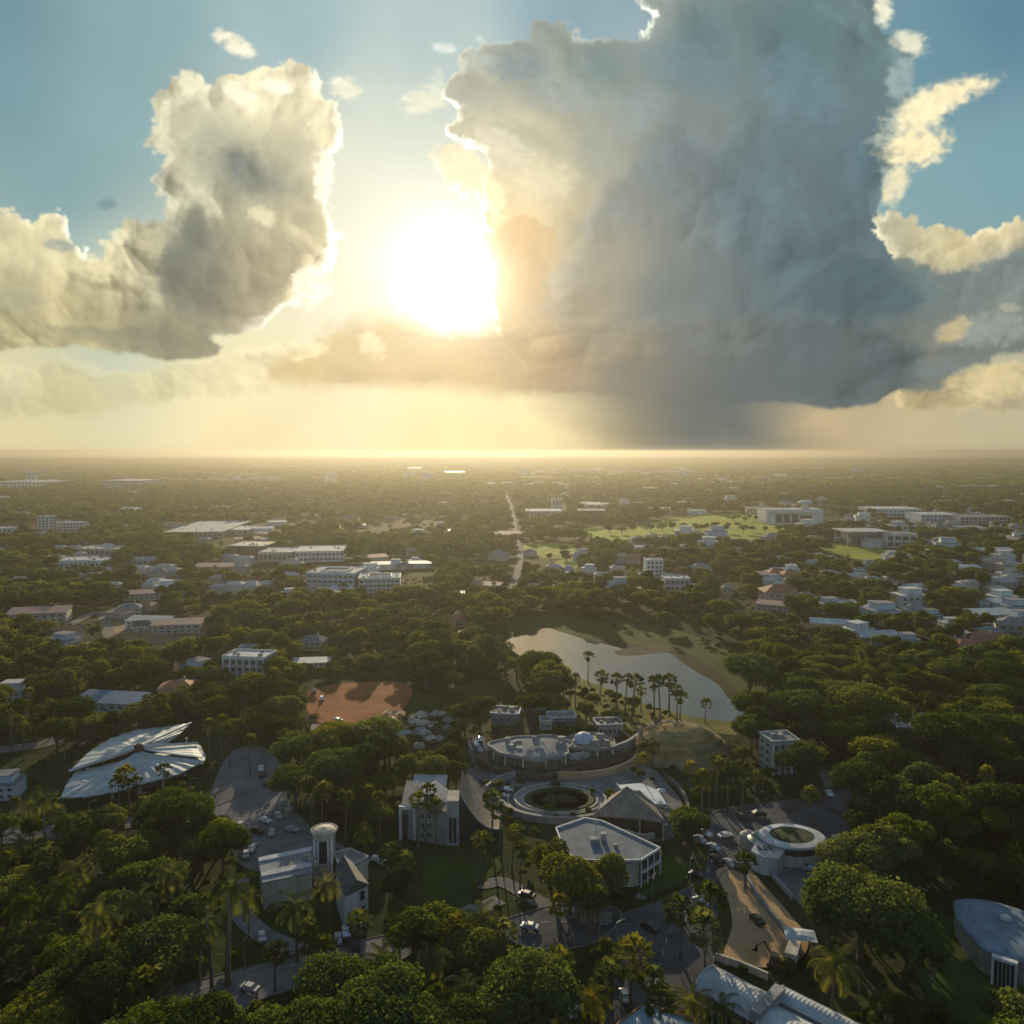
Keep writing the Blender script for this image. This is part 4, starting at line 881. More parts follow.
# --- curved terrace walls in front of the rock hall
def terraces():
    for j, (dy, z, m, lb) in enumerate(((0,2.4,sand,'tan curved terrace wall sweeping above the oval garden, lowest of three'),(-8,4.0,rock,'middle brown curved terrace wall above the oval garden'),(-14,5.2,conc,'highest grey curved terrace wall, next to the rock clad halls'))):
        pts = [(545,778+dy*.6),(575,779+dy*.8),(605,776+dy),(628,768+dy),(641,758+dy)]
        P_ = atp(pts); c = sum(P_, Vector())/5; Lc = local(c, 0); Q = []
        xy = [Vector(Lc(p)) for p in P_]
        for i in range(4):
            p0, p1, p2, p3 = xy[max(i-1,0)], xy[i], xy[i+1], xy[min(i+2,4)]
            for k in range(6): t = k/6; Q.append(.5*((2*p1)+(-p0+p2)*t+(2*p0-5*p1+4*p2-p3)*t*t+(-p0+3*p1-3*p2+p3)*t**3))
        Q.append(xy[-1]); o = MB(); o.wallstrip(Q, 0, z, 1.1); o.wallstrip([q+Vector((0,.9)) for q in Q], 0, z*.6, .7); w = o.build('terrace_wall', m); w.location = c; tag(w, lb, 'wall')
    for j, (pts, z, m, lb) in enumerate((([(486,792),(500,782),(522,776),(545,774)], 2.0, conc, 'low grey curved wall beside the lane left of the oval garden'), ([(596,826),(618,832),(640,840),(655,838)], 1.6, cream, 'low cream curved wall between pyramid roof and grey roof'),
            ([(600,730),(622,738),(640,752),(652,768)], 2.2, rock, 'brown curved wall right of the rock halls'), ([(500,716),(520,712),(545,712)], 1.5, conc, 'short grey wall behind the rock clad halls'), ([(664,778),(680,792),(688,812),(680,832)], 1.6, palepave, 'pale curved wall bounding the plaza right of the pyramid roof'))):
        P_ = atp(pts); c = sum(P_, Vector())/len(P_); Lc = local(c, 0); xy = [Vector(Lc(p)) for p in P_]; Q = []; nn = len(xy)
        for i in range(nn-1):
            p0, p1, p2, p3 = xy[max(i-1,0)], xy[i], xy[i+1], xy[min(i+2,nn-1)]
            for k in range(6): t = k/6; Q.append(.5*((2*p1)+(-p0+p2)*t+(2*p0-5*p1+4*p2-p3)*t*t+(-p0+3*p1-3*p2+p3)*t**3))
        Q.append(xy[-1]); o = MB(); o.wallstrip(Q, 0, z, .6); o.wallstrip(Q, z+.004, z+.15, .9); w = o.build('terrace_wall', m); w.location = c; tag(w, lb, 'wall')
    FOOT.append([tuple(at(a, b)[:2]) for a, b in ((535,784),(610,784),(650,764),(652,738),(560,752))])
    keep((560,770),(605,765),(640,748),(645,760),(625,775),(590,782),(548,780))
terraces()
# --- rock clad round halls
def rock_hall(label, cpx, cpy, rad, h, rm, sx=1.3, name='round_hall'):
    base = at(cpx, cpy); root = empty(name, base, 0, label, 'hall')
    w = MB(); n = 40; vs = []; r_ = random.Random(int(cpx))
    for k in range(6):
        for i in range(n):
            a = 2*math.pi*i/n; rr = rad*(1+.025*math.sin(i*2.1+k)+r_.uniform(-.025,.025)); rr *= 1+.09*math.sin(3*a+cpx)+.05*math.sin(7*a); vs.append((math.cos(a)*rr*sx, math.sin(a)*rr, h*k/5))
    w.add(vs, [(k*n+i, k*n+(i+1) % n, (k+1)*n+(i+1) % n, (k+1)*n+i) for k in range(5) for i in range(n)]); w.build('rock_wall', rock, root)
    ro = MB(); ro.lathe([(.01,h+.6),(rad*.5,h+.55),(rad*1.02,h+.4),(rad*1.05,h+.35),(rad*1.05,h-.1),(rad*.9,h-.15)], 40, 0, 0, sx, 1)
    def wob(v): a = math.atan2(v[1], v[0]/sx); f = 1+.09*math.sin(3*a+cpx)+.05*math.sin(7*a); return (v[0]*f, v[1]*f, v[2])
    ro.v = [wob(v) for v in ro.v]; o = ro.build('roof', rm, root)
    ld = MB(); ld.lathe([(rad*1.30,0),(rad*1.30,h*.38),(rad*1.25,h*.42),(rad*1.0,h*.42)], 44, 0, 0, sx, 1); ld.v = [wob(v) for v in ld.v]; ld.build('ledge', rock, root)
    for i in range(16):
        a = r_.uniform(3.3, 6.1); s_ = MB(); q_ = r_.uniform(.5, 1.0); s_.lathe([(.3*q_,h*.42),(q_,h*.42+q_*.5),(q_*.8,h*.42+q_*1.2),(.01,h*.42+q_*1.5)], 7); v0 = wob((math.cos(a)*rad*1.15*sx, math.sin(a)*rad*1.15, 0)); s_.v = [(x+v0[0], y+v0[1], z) for x, y, z in s_.v]; s_.build('ledge_shrub', hedge_m, root)
    pr = MB(); pr.lathe([(rad*1.0,h+.42),(rad*1.0,h+.9),(rad*1.03,h+.9),(rad*1.03,h+.42)], 40, 0, 0, sx, 1); pr.v = [wob(v) for v in pr.v]; pr.build('parapet', conc, o)
    for i in range(9): x = r_.uniform(-.7,.7)*rad*sx; y = r_.uniform(-.6,.6)*rad; MB().box(x, y, h+.5, x+r_.uniform(.8,3), y+r_.uniform(.8,1.6), h+.6+r_.uniform(.5,1.8)).build('roof_unit', conc, o)
    for i in range(11):
        a = math.pi*(1.08+.84*i/10); x, y = wob((math.cos(a)*rad*sx*1.03, math.sin(a)*rad*1.03, 0))[:2]
        MB().box(x-.3, y-.3, 0, x+.3, y+.3, h-.12).build('pillar', concd if i % 2 else cream, root)
    FOOT.append([(base.x+math.cos(a)*rad*sx*1.1, base.y+math.sin(a)*rad*1.1) for a in np.linspace(0, 6.28, 14)])
    return root
rock_hall('rock clad oval hall with pale ringed flat roof, larger of the two round halls', 533, 764, 10.8, 5.8, greyroof, 1.3)
rock_hall('smaller rock clad round hall with cluttered brown roof right of the larger one', 588, 758, 7.8, 5.6, mat('brown_flat_roof', (.22,.19,.15), .9, .3, .3), 1.25)
keep((502,742),(530,735),(566,738),(596,728),(612,745),(612,765),(570,772),(520,775),(505,765))
block('kiosk', 'white capped kiosk behind the rock clad halls', 540, 552, 730, 5, 3, 1, 3, beige, cream, 0, 0)
block('house', 'dark roofed house with white porch at the right end of the rock halls', 596, 622, 737, 8, 4.2, 1, 5, conc, darkroof, .1, 0)
block('house', 'small stone house with pale flat terraces behind the larger rock hall', 492, 520, 726, 9, 4.4, 1, 4, concd, greyroof, -.1, 0)
block('house', 'pale flat house on the near edge of the pond woods, left of the kiosk', 548, 575, 727, 7, 3.4, 1, 5, concd, greyroof, .1, 0)
def glass_dome():
    p = at(588, 757, 0); root = empty('glass_dome', (p.x-1.5, p.y, 6.2), 0, 'small faceted pale dome standing on the smaller round hall roof', 'dome')
    d = MB(); d.lathe([(4,0),(3.4,1.3),(2.2,2.4),(.01,3.)], 10); d.build('shell', bluew, root); d = MB(); d.lathe([(4.1,-.1),(4.3,.25),(3.9,.3)], 10); d.build('rim', white, root)
glass_dome()
# --- round building with a roof garden
def roof_garden():
    base = at(795, 862); root = empty('round_building', base, 0, 'round white building with oval green roof garden and ribbon roof beside the parking', 'building'); z = 5.8
    Lc = local(base, 0)
    def ell(cx, cy, zz, rx, ry, n=40):
        c = Lc(at(cx, cy, zz)); return c, rx, ry
    c, rx, ry = ell(792, 836, z, 8.3, 6.7)
    b = MB(); b.lathe([(1,0),(1,z-.6)], 40, c[0], c[1], rx*.93, ry*.93); b.build('wall', white, root)
    g = MB(); g.lathe([(1.005,z-2.6),(1.005,z-1.0)], 40, c[0], c[1], rx*.94, ry*.94); g.build('ribbon_window', glass, root)
    r = MB(); r.lathe([(.72,z-.2),(.72,z+.35),(1.03,z+.2),(1.08,z-.1),(1.05,z-.6),(.9,z-.62)], 44, c[0], c[1], rx, ry); r.build('ribbon_roof', whiteroof, root)
    gr = MB(); gr.lathe([(.01,z+.25),(.5,z+.3),(.72,z+.15)], 36, c[0], c[1], rx, ry); go = gr.build('green_roof', hedge_m, root)
    c2 = Lc(at(770, 838, 4.4)); gl = MB(); gl.lathe([(5.6,0),(5.6,3.6)], 32, c2[0], c2[1]); gl.build('wall', conc, root)
    gl = MB(); gl.lathe([(5.9,3.6),(5.9,4.0),(4.5,4.6),(2,5.0),(.01,5.1)], 32, c2[0], c2[1]); gl.build('glass_roof', mat('green_glass', (.10,.16,.15), .2, .15, .5, spec=.7), root)
    P_ = [at(a, b_, 5.0) for a, b_ in ((751,851),(756,841),(778,841),(788,832),(793,838),(778,858),(764,857))]; q = [Lc(p) for p in P_]
    MB().prism([(x, y) for x, y in q], 0, 4.6).build('wall', white, root); lo = MB().prism([(q[0][0]+(x-q[0][0])*1.03, q[0][1]+(y-q[0][1])*1.03) for x, y in q], 4.604, 5.0).build('low_roof', whiteroof, root)
    cc = Lc(at(765, 848, 5.1))
    for k in range(3): MB().box(cc[0]-1.9+k*1.4, cc[1]-.9, 5.01, cc[0]-1.1+k*1.4, cc[1]+.9, 5.4).build('skylight', glass, lo)
    d0 = Lc(at(793, 862)); MB().box(d0[0]-3.0, d0[1]-.4, 0, d0[0]+3.0, d0[1]+2, 4.0).build('entrance_void', glass, root)
    mb = MB()
    for x in (-3.4, 3.2): mb.box(d0[0]+x-.25, d0[1]-.8, 0, d0[0]+x+.25, d0[1]-.3, 4.4)
    mb.box(d0[0]-3.7, d0[1]-.85, 4.404, d0[0]+3.5, d0[1]+1.2, 4.9); mb.build('portal', white, root)
    w0 = Lc(at(757, 868)); 
    ds = at(748, 846); dsr = empty('small_dome', ds, 0, 'small brownish dome hut left of the round white building', 'hut'); k = MB(); k.lathe([(2.6,0),(2.6,2.2),(2.2,3.4),(1.2,4.2),(.01,4.5)], 20); k.build('shell', beige, dsr); MB().box(-.5,-2.7,0,.5,-2.4,2).build('door', glass, dsr)
    FOOT.append([tuple(at(a, b_)[:2]) for a, b_ in ((742,850),(760,838),(826,838),(826,872),(800,880),(750,874))])
    keep((752,850),(758,830),(780,818),(812,820),(822,838),(815,866),(790,870),(756,868))
roof_garden()
# --- vaulted metal hall, bottom right
def vault_hall():
    base = at(765, 1005); a, b = at(718, 966, 7.), at(868, 1042, 7.); d = Vector((b.x-a.x, b.y-a.y, 0)); L_ = d.length; rz = math.atan2(d.y, d.x)
    base = Vector((a.x, a.y, 0)); root = empty('vaulted_hall', base, rz, 'long hall under ribbed pale metal vault with dark columned side, bottom of the sand slope', 'hall')
    def vault(x0, x1, y0, y1, z, rise, name='vault_roof'):
        mb = MB(); n = 12
        for dz in (0, -.3):
            for x in (x0, x1):
                for i in range(n+1):
                    t = i/n; mb.v.append((x, y0+(y1-y0)*t, z+rise*math.sin(math.pi*t)**.8+dz))
        m = n+1
        for i in range(n): mb.f += [(i, i+m, i+m+1, i+1), (2*m+i, 2*m+i+1, 3*m+i+1, 3*m+i), (i, i+1, 2*m+i+1, 2*m+i), (m+i, 3*m+i, 3*m+i+1, m+i+1)]
        mb.f += [(0, 2*m, 3*m, m), (n, n+m, 3*m+n, 2*m+n)]
        mb.build(name, palemetal, root)
        e = MB()
        for x in (x0, x1):
            for i in range(n): t, u = i/n, (i+1)/n; e.tube((x, y0+(y1-y0)*t, z+rise*math.sin(math.pi*t)**.8+.1), (x, y0+(y1-y0)*u, z+rise*math.sin(math.pi*u)**.8+.1), .18, .18, 5)
        e.tube((x0, y0, z+.02), (x1, y0, z+.02), .16); e.tube((x0, y1, z+.02), (x1, y1, z+.02), .16)
        e.build('roof_edge', white, root)
    vault(-1, L_*.42, -7.5, 1.5, 5.4, 1.9)
    vault(L_*.42+.5, L_+8, -10.5, .2, 5.0, 1.8)
    vault(L_*.40, L_+8, .6, 5.0, 5.8, 1.0)
    MB().box(0, -5.2, 0, L_+7, .9, 5.0).build('wall', concd, root); MB().box(L_*.42, .9, 0, L_+7, 4.6, 5.6).build('wall', conc, root)
    col_row(root, [(x, -7.0) for x in np.linspace(0, L_*.4, 9)], 0, 5.3, .22, white)
    MB().box(L_*.38, -8, 5.9, L_*.42+.9, 2, 7.9).build('fire_wall', conc, root)
    [MB().box(x, -9.5, 5.2, x+2.6, -9.1, 6.2).build('vent_box', steel, root) for x in np.linspace(L_*.5, L_, 5)]
    foot_box(base, rz, -2, -11, L_+9, 6)
    keep((714,965),(728,962),(790,992),(868,1024),(900,1070),(740,1070),(712,990)); keep((768,940),(812,936),(816,960),(800,978),(768,976))
vault_hall()
# --- blue roof corner at the bottom edge
def corner_roof():
    z = 6.; P_ = [at(a, b, z) for a, b in ((645,1004),(692,1020),(712,1060),(600,1060),(618,1024))]; c = sum(P_, Vector())/5; c.z = 0; Lc = local(c, 0); q = [Lc(p) for p in P_]
    w = empty('shop_building', c, 0, 'pale blue flat roof with rusty orange rim at the bottom edge', 'building')
    MB().prism([(x*.97, y*.97) for x, y in q], 0, z-.3).build('wall', conc, w); ro = MB().prism(q, z-.296, z).build('roof', mat('pale_blue_roof', (.26,.36,.42), .6, .2, .3), w)
    mb = MB(); mb.wallstrip(q, z+.004, z+.3, .3, True); mb.build('rim', mat('rusty_trim', (.34,.17,.07), .8, .2, .5), ro); FOOT.append([(p.x, p.y) for p in P_]); keep((622,1024),(645,1006),(690,1022))
corner_roof()
# --- rounded hall at the right edge
def rounded_hall():
    z = 5.5; rim = [(953,903),(962,899),(978,899),(1000,903),(1030,913),(1065,930),(1075,960),(1040,966),(1010,958),(985,950),(973,938),(960,924)]
    P_ = [at(a, b, z) for a, b in rim]; c = sum(P_, Vector())/len(P_); c.z = 0; Lc = local(c, 0)
    xy = [Vector(Lc(p)) for p in P_]; Q = []; n = len(xy)
    for i in range(n):
        p0, p1, p2, p3 = xy[i-1], xy[i], xy[(i+1) % n], xy[(i+2) % n]
        for k in range(4): t = k/4; Q.append(.5*((2*p1)+(-p0+p2)*t+(2*p0-5*p1+4*p2-p3)*t*t+(-p0+3*p1-3*p2+p3)*t**3))
    root = empty('rounded_hall', c, 0, 'rounded hall with smooth pale blue roof and white framed portal at the right edge', 'hall')
    MB().prism([(p.x*.96, p.y*.96) for p in Q], 0, z-.5).build('wall', conc, root)
    m = len(Q); r = MB(); vs = []
    for s_, zz in ((.97,z-.6),(1.0,z-.3),(1.0,z),(.85,z+.35),(.6,z+.6),(.3,z+.75)): vs += [(p.x*s_, p.y*s_, zz) for p in Q]
    r.add(vs, [(k*m+i, k*m+(i+1) % m, (k+1)*m+(i+1) % m, (k+1)*m+i) for k in range(5) for i in range(m)]+[tuple(range(5*m, 6*m))]); r.build('roof', mat('blue_grey_roof', (.17,.23,.28), .75, .25, .25, spec=.15), root, True)
    a, b = Lc(at(990, 956, z)), Lc(at(1016, 964, z)); a, b = Vector(a)+Vector((0,-.6)), Vector(b)+Vector((0,-.6)); d = (b-a).normalized(); nr = Vector((d.y,-d.x))
    fr = MB(); ang = math.atan2(d.y, d.x); w = (b-a).length
    fr.box(0,-.6,0,.5,.6,5.6); fr.box(w-.5,-.6,0,w,.6,5.6); fr.box(0,-.6,5.604,w,.6,6.2); o = fr.build('portal_frame', white, root); o.location = (a.x, a.y, 0); o.rotation_euler = (0,0,ang)
    g = MB().box(.5,-.3,0,w-.5,.2,5.6).build('portal_glass', glass, root); g.location = (a.x, a.y, 0); g.rotation_euler = (0,0,ang)
    mb = MB()
    for k in range(1, 5): mb.box(.5+(w-1)*k/5-.06,-.42,0,.5+(w-1)*k/5+.06,-.304,5.6)
    o = mb.build('mullion', white, root); o.location = (a.x, a.y, 0); o.rotation_euler = (0,0,ang)
    s = Lc(at(1006, 918, z+1)); k = MB(); k.lathe([(1.2,z+.5),(1.1,z+1.3),(.5,z+1.6),(.01,z+1.65)], 12, s[0], s[1]); k.build('roof_vent', white, root)
    FOOT.append([(c.x+p.x*1.05, c.y+p.y*1.05) for p in Q]); keep((953,905),(975,899),(1024,910),(1024,975),(985,955),(960,928))
rounded_hall()
# --- retaining walls along the sand slope
for j, (pts, h, t, lb) in enumerate((([(744,872),(752,890),(766,910),(783,930),(796,944)], 1.4, .7, 'long low concrete retaining wall running down the sand slope'),
        ([(771,876),(782,888),(792,900)], 1.3, .5, 'short concrete wall between the paved apron and gravel strip'),
        ([(716,960),(740,968),(768,980)], 1.6, .5, 'low wall between sand slope and vaulted hall'))):
    P_ = atp(pts); c = sum(P_, Vector())/len(P_); Lc = local(c, 0); o = MB(); o.wallstrip([Lc(p) for p in P_], 0, h, t); w = o.build('retaining_wall', conc if j != 2 else cream); w.location = c; tag(w, lb, 'wall')
# truck and shelter at the foot of the sand slope
def truck_scene():
    p = at(793, 962); root = empty('box_truck', p, -.5, 'white box truck with cream cargo box parked at the foot of the sand slope', 'truck')
    b = MB(); b.box(-1.25,-3.4,1.0,1.25,2.2,3.8); b.build('cargo_box', cream, root); c = MB(); c.box(-1.15,2.3,.7,1.15,4.0,1.9); c.prism([(-1.1,2.3),(1.1,2.3),(1.1,3.7),(-1.1,3.7)],1.904,2.9); c.build('cab', white, root)
    MB().box(-1.0,3.72,1.95,1.0,3.78,2.75).build('windscreen', glass, root); MB().box(-1.0,-3.3,.6,1.0,3.9,.98).build('chassis', rubber, root)
    for x in (-1.05, 1.05):
        for y in (-2.2, 3.0): w = MB(); w.tube((x-.15,y,.5),(x+.15,y,.5),.5,.5,14); w.build('wheel', rubber, root)
    p = at(800, 948); root = empty('shelter', p, -.2, 'pale blue tarpaulin shelter on thin posts beside the white box truck', 'shelter')
    for x in (-3,3):
        for y in (-2,2): MB().tube((x,y,0),(x,y,3),.07).build('post', steel, root)
    t = MB(); 
    for dz in (0,-.06):
        for i in range(5):
            for j in range(4): t.v.append((-3.3+6.6*i/4, -2.3+4.6*j/3, 3.05+.5*math.sin(math.pi*i/4)*(1 if j in (1,2) else .3)+dz))
    for l in (0,20):
        for i in range(4):
            for j in range(3): q = (l+i*4+j, l+(i+1)*4+j, l+(i+1)*4+j+1, l+i*4+j+1); t.f.append(q if l == 0 else q[::-1])
    t.build('tarpaulin', bluew, root)
    p = at(778, 968); root = empty('excavator', p, .8, 'small dark excavator with folded arm left of the white box truck', 'excavator')
    b = MB(); b.box(-1.2,-1.6,.9,1.2,1.5,1.9); b.box(-1.1,-1.5,1.904,.1,-.2,2.1); b.build('body', rust, root); c = MB(); c.box(-1.1,-.2,1.904,.1,1.3,3.2); c.build('cab', glass, root)
    for x in (-1.1, 1.1): w = MB(); w.prism([(x-.3,-1.9),(x+.3,-1.9),(x+.3,1.9),(x-.3,1.9)], 0, .88); w.build('track', rubber, root)
    a = MB(); a.tube((.5,1.4,1.6),(.5,3.6,4.2),.22); a.tube((.5,3.6,4.2),(.5,5.6,2.2),.18); a.build('arm', rust, root); a = MB(); a.add([(0,5.3,2.3),(1,5.3,2.3),(1,6.2,1.4),(0,6.2,1.4),(0,5.1,1.2),(1,5.1,1.2)],[(0,1,2,3),(0,4,5,1),(4,3,2,5),(0,3,4),(1,5,2)]); a.build('bucket', rubber, root)
truck_scene()

# --- jumble of small awnings and boulders by the clay yard
def market():
    r = random.Random(9); src = {}
    cols = [('cream', beige), ('tan', sand), ('grey', conc)]
    for i in range(26):
        k = i % 3; px, py = r.uniform(386, 448), r.uniform(718, 746)
        if k not in src:
            root = empty('market_awning', (0,0,-500)); a = MB(); a.add([(-2,-1.5,2.4),(2,-1.5,2.4),(2,1.5,2.4),(-2,1.5,2.4),(-1.6,0,3.2),(1.6,0,3.2),(-2,-1.5,2.25),(2,-1.5,2.25),(2,1.5,2.25),(-2,1.5,2.25)], [(0,1,5,4),(2,3,4,5),(1,2,5),(3,0,4),(9,8,7,6),(0,6,7,1),(1,7,8,2),(2,8,9,3),(3,9,6,0)]); a.build('awning', cols[k][1], root)
            for x in (-1.8,1.8):
                for y in (-1.3,1.3): MB().tube((x,y,0),(x,y,2.3),.05).build('post', steel, root)
            src[k] = root; kids(root); o = root
        else: o = copy_tree(src[k])
        o.location = at(px, py); o.rotation_euler = (0,0,r.uniform(0,3.1)); s = r.uniform(.8,1.3); o.scale = (s,s,s); tag(o, None, 'awning', 'small awnings jumbled by the clay yard'); MARKET.append((o, 'small '+cols[k][0]+' awning', px, py))
    src = None
    for i in range(34):
        px, py = (r.uniform(384, 450), r.uniform(716, 750)) if i < 22 else (r.uniform(636, 700), r.uniform(716, 764))
        if src is None or i % 9 == 0:
            m = MB(); q = np.random.RandomState(i+3); m.lathe([(.01,0),(1.4,0),(1.7,.5),(1.3,1.2),(.6,1.6),(.01,1.7)], 9); m.v = [(x*(1+q.uniform(-.18,.18)), y*(1+q.uniform(-.18,.18)), z*(1+q.uniform(-.15,.15))) for x,y,z in m.v]; o = m.build('boulder', rockp); src = o
        else: o = src.copy(); col.objects.link(o)
        o.location = at(px, py); o.rotation_euler = (0,0,r.uniform(0,6)); s = r.uniform(.6,1.5); o.scale = (s,s*r.uniform(.7,1.2),s*.8); tag(o, None, 'boulder', 'pale boulders on bare earth'); MARKET.append((o, 'pale boulder', px, py))
    keep((388,722),(445,720),(448,742),(392,744))
    FOOT.append([tuple(at(a, b)[:2]) for a, b in ((384,716),(448,716),(450,746),(386,748))])
MARKET = []
PLANTER = []
rockp = mat('pale_rock', (.34,.30,.24), .95, .25, .6, bump=.8, spec=.05)
market()
# ------------------------------------------------------------------ labels by place
MARKS = [('the fan-shaped metal roof',134,765),('the four storey grid block',247,672),('the red clay yard',360,705),('the saucer-topped tower',324,845),('the tall gabled hall',440,815),
 ('the oval garden court',560,800),('the brown pyramid roof',628,808),('the rock clad halls',555,748),('the roof garden building',795,845),('the white box truck',790,955),('the long vaulted hall',780,1000),
 ('the pale rounded hall',1000,930),('the palm hidden apartments',782,760),('the pond',630,665),('the bright sports field',720,526),('the domed white hall',795,512),
 ('the tall slab hotel',44,525),('the roof well offices',332,577),('the slab canopy school',866,538),('the dark round lawn',455,882),('the tower car park',265,810),
 ('the lone white block',655,570),('the bare brown slope',685,745),('the vast white shed',190,534),('the brown walled arena',247,550),('the smaller sports field',553,551)]
ORD = ['closest','second closest','third closest','fourth closest','fifth closest','sixth closest','seventh closest','eighth closest','ninth closest','tenth closest','eleventh closest','twelfth closest']
PLACED = []     # (object, look phrase, px, py)
def trim(s):
    w = s.split()
    while len(w) > 16: w.pop(0)
    return ' '.join(w)
def finish_labels():
    """every repeated thing is told apart by the landmark it stands next to and its order outward from it"""
    groups = {}
    for o, look, px, py in PLACED:
        nm, mx, my = min(MARKS, key=lambda k: (k[1]-px)**2+((k[2]-py)*1.7)**2); dx, dy = px-mx, (py-my)*1.7
        side = ('right of' if dx > 0 else 'left of') if abs(dx) > abs(dy) else ('in front of' if dy > 0 else 'beyond')
        groups.setdefault((look, side, nm), []).append((dx*dx+dy*dy, o))
    for (look, side, nm), L_ in groups.items():
        L_.sort(key=lambda t: t[0])
        for i, (_, o) in enumerate(L_):
            look = look.replace('middle sized', 'mid-size')
            if len(L_) == 1: o['label'] = '%s %s %s' % (look, side, nm)
            elif i < len(ORD): o['label'] = '%s, %s %s %s' % (look, ORD[i], side, nm)
            else:
                o['label'] = '%s, outer ones %s %s' % (look, side, nm)
            o['label'] = trim(o['label'])
PLACED += MARKET
# ------------------------------------------------------------------ houses
def house_proto(kind, wall, roofm, near):
    root = empty({'gable': 'house', 'hip': 'house', 'flat': 'villa', 'long': 'long_house'}[kind], (0,0,-500)); w, d, h = {'gable': (13,9,5.6), 'hip': (16,12,5.8), 'flat': (15,11,6.4), 'long': (26,10,5.)}[kind]
    hw, hd = w/2, d/2
    wb = MB().box(-hw,-hd,0,hw,hd,h)
    if kind == 'flat': wb.box(-hw*.5,-hd*.6,h+.32,hw*.75,hd*.7,h+3.2)
    if kind == 'gable': wb.add([(-hw,-hd,h),(-hw,hd,h),(-hw,0,h+2.9),(hw,-hd,h),(hw,hd,h),(hw,0,h+2.9)], [(0,2,1),(3,4,5)])
    wb.build('wall', wall, root); r = MB(); e = .7
    if kind == 'gable':
        for t0 in (0, -.22): r.v += [(-hw-e,-hd-e,h-.45+t0),(hw+e,-hd-e,h-.45+t0),(hw+e,0,h+3.05+t0),(-hw-e,0,h+3.05+t0),(hw+e,hd+e,h-.45+t0),(-hw-e,hd+e,h-.45+t0)]
        r.f += [(0,1,2,3),(3,2,4,5),(9,8,7,6),(11,10,8,9),(0,6,7,1),(4,10,11,5),(1,7,8,2),(2,8,10,4),(3,9,6,0),(5,11,9,3)]
    elif kind == 'hip':
        k = hd*.95; r.add([(-hw-e,-hd-e,h),(hw+e,-hd-e,h),(hw+e,hd+e,h),(-hw-e,hd+e,h),(-hw+k,0,h+3.2),(hw-k,0,h+3.2)], [(0,1,5,4),(1,2,5),(2,3,4,5),(3,0,4),(3,2,1,0)])
    elif kind == 'flat': r.box(-hw-.3,-hd-.3,h+.004,hw+.3,hd+.3,h+.316); r.box(-hw*.5-.3,-hd*.6-.3,h+3.204,hw*.75+.3,hd*.7+.3,h+3.5)
    else: 
        r.add([(-hw-.5,-hd-.8,h+.004),(hw+.5,-hd-.8,h+.004),(hw+.5,hd+.5,h+1.5),(-hw-.5,hd+.5,h+1.5),(-hw-.5,-hd-.8,h+.3),(hw+.5,-hd-.8,h+.3),(hw+.5,hd+.5,h+1.8),(-hw-.5,hd+.5,h+1.8)], [(0,3,2,1),(4,5,6,7),(0,1,5,4),(1,2,6,5),(2,3,7,6),(3,0,4,7)])
    ro = r.build('roof', roofm, root)
    if near:
        if kind in ('gable', 'hip'): MB().box(hw*.35,.2,h+1.4,hw*.35+.8,1.1,h+4.3).build('chimney', conc, ro)
        wallgrid(root, -hw+.6, hw-.6, -hd, .5, h-.3, 4 if w < 20 else 7, 2, glass, ww=.45, wh=.5)
        MB().box(-.6,-hd-.14,0,.5,-hd-.004,2.2).build('door', rust, root)
    return root
HK = [('gable', cream, terra, 'cream house with terracotta gable roof'), ('hip', pinkw, terra, 'pinkish villa with red hipped roof'), ('flat', white, whiteroof, 'white flat roofed villa with upper storey'),
      ('long', white, palemetal, 'long white shed with pale metal roof'), ('flat', bluew, greyroof, 'pale blue flat roofed house'), ('gable', white, darkroof, 'white house with dark gable roof'),
      ('hip', beige, greyroof, 'beige house with grey hipped roof'), ('long', bluew, blueroof, 'long low building with blue metal roof'), ('long', beige, mat('faded_pink_roof', (.42,.27,.22), .8, .2, .3), 'long low building with faded pink roof')]
PROTO = {}
HCOUNT = [0]
def place_house(k, px, py, scale=1., rz=0., kp=.6):
    near = py > 585; key = (k, near); p = at(px, py)
    if key not in PROTO: PROTO[key] = house_proto(HK[k][0], HK[k][1], HK[k][2], near); o = PROTO[key]; kids(o)
    else: o = copy_tree(PROTO[key])
    o.location = p; o.rotation_euler = (0, 0, rz); o.scale = (scale, scale, scale)
    tag(o, None, 'house' if HK[k][0] != 'long' else 'shed', 'houses scattered among the trees'); PLACED.append((o, HK[k][3], px, py)); HCOUNT[0] += 1
    w = {'gable': 9, 'hip': 10, 'flat': 10, 'long': 14}[HK[k][0]]*scale; FOOT.append([(p.x+math.cos(a)*w, p.y+math.sin(a)*w*.8) for a in (0.4,1.2,2.,2.7,3.5,4.2,5.,5.8)])
    if rnd.random() < kp:
        s = w*.8*F/math.hypot(p.y, H); t = proj(p.x, p.y, 8*scale)[1]; KEEP.append([(px-s*.8, py-(py-t)*.5), (px+s*.8, py-(py-t)*.5), (px+s*.8, t), (px-s*.8, t)])
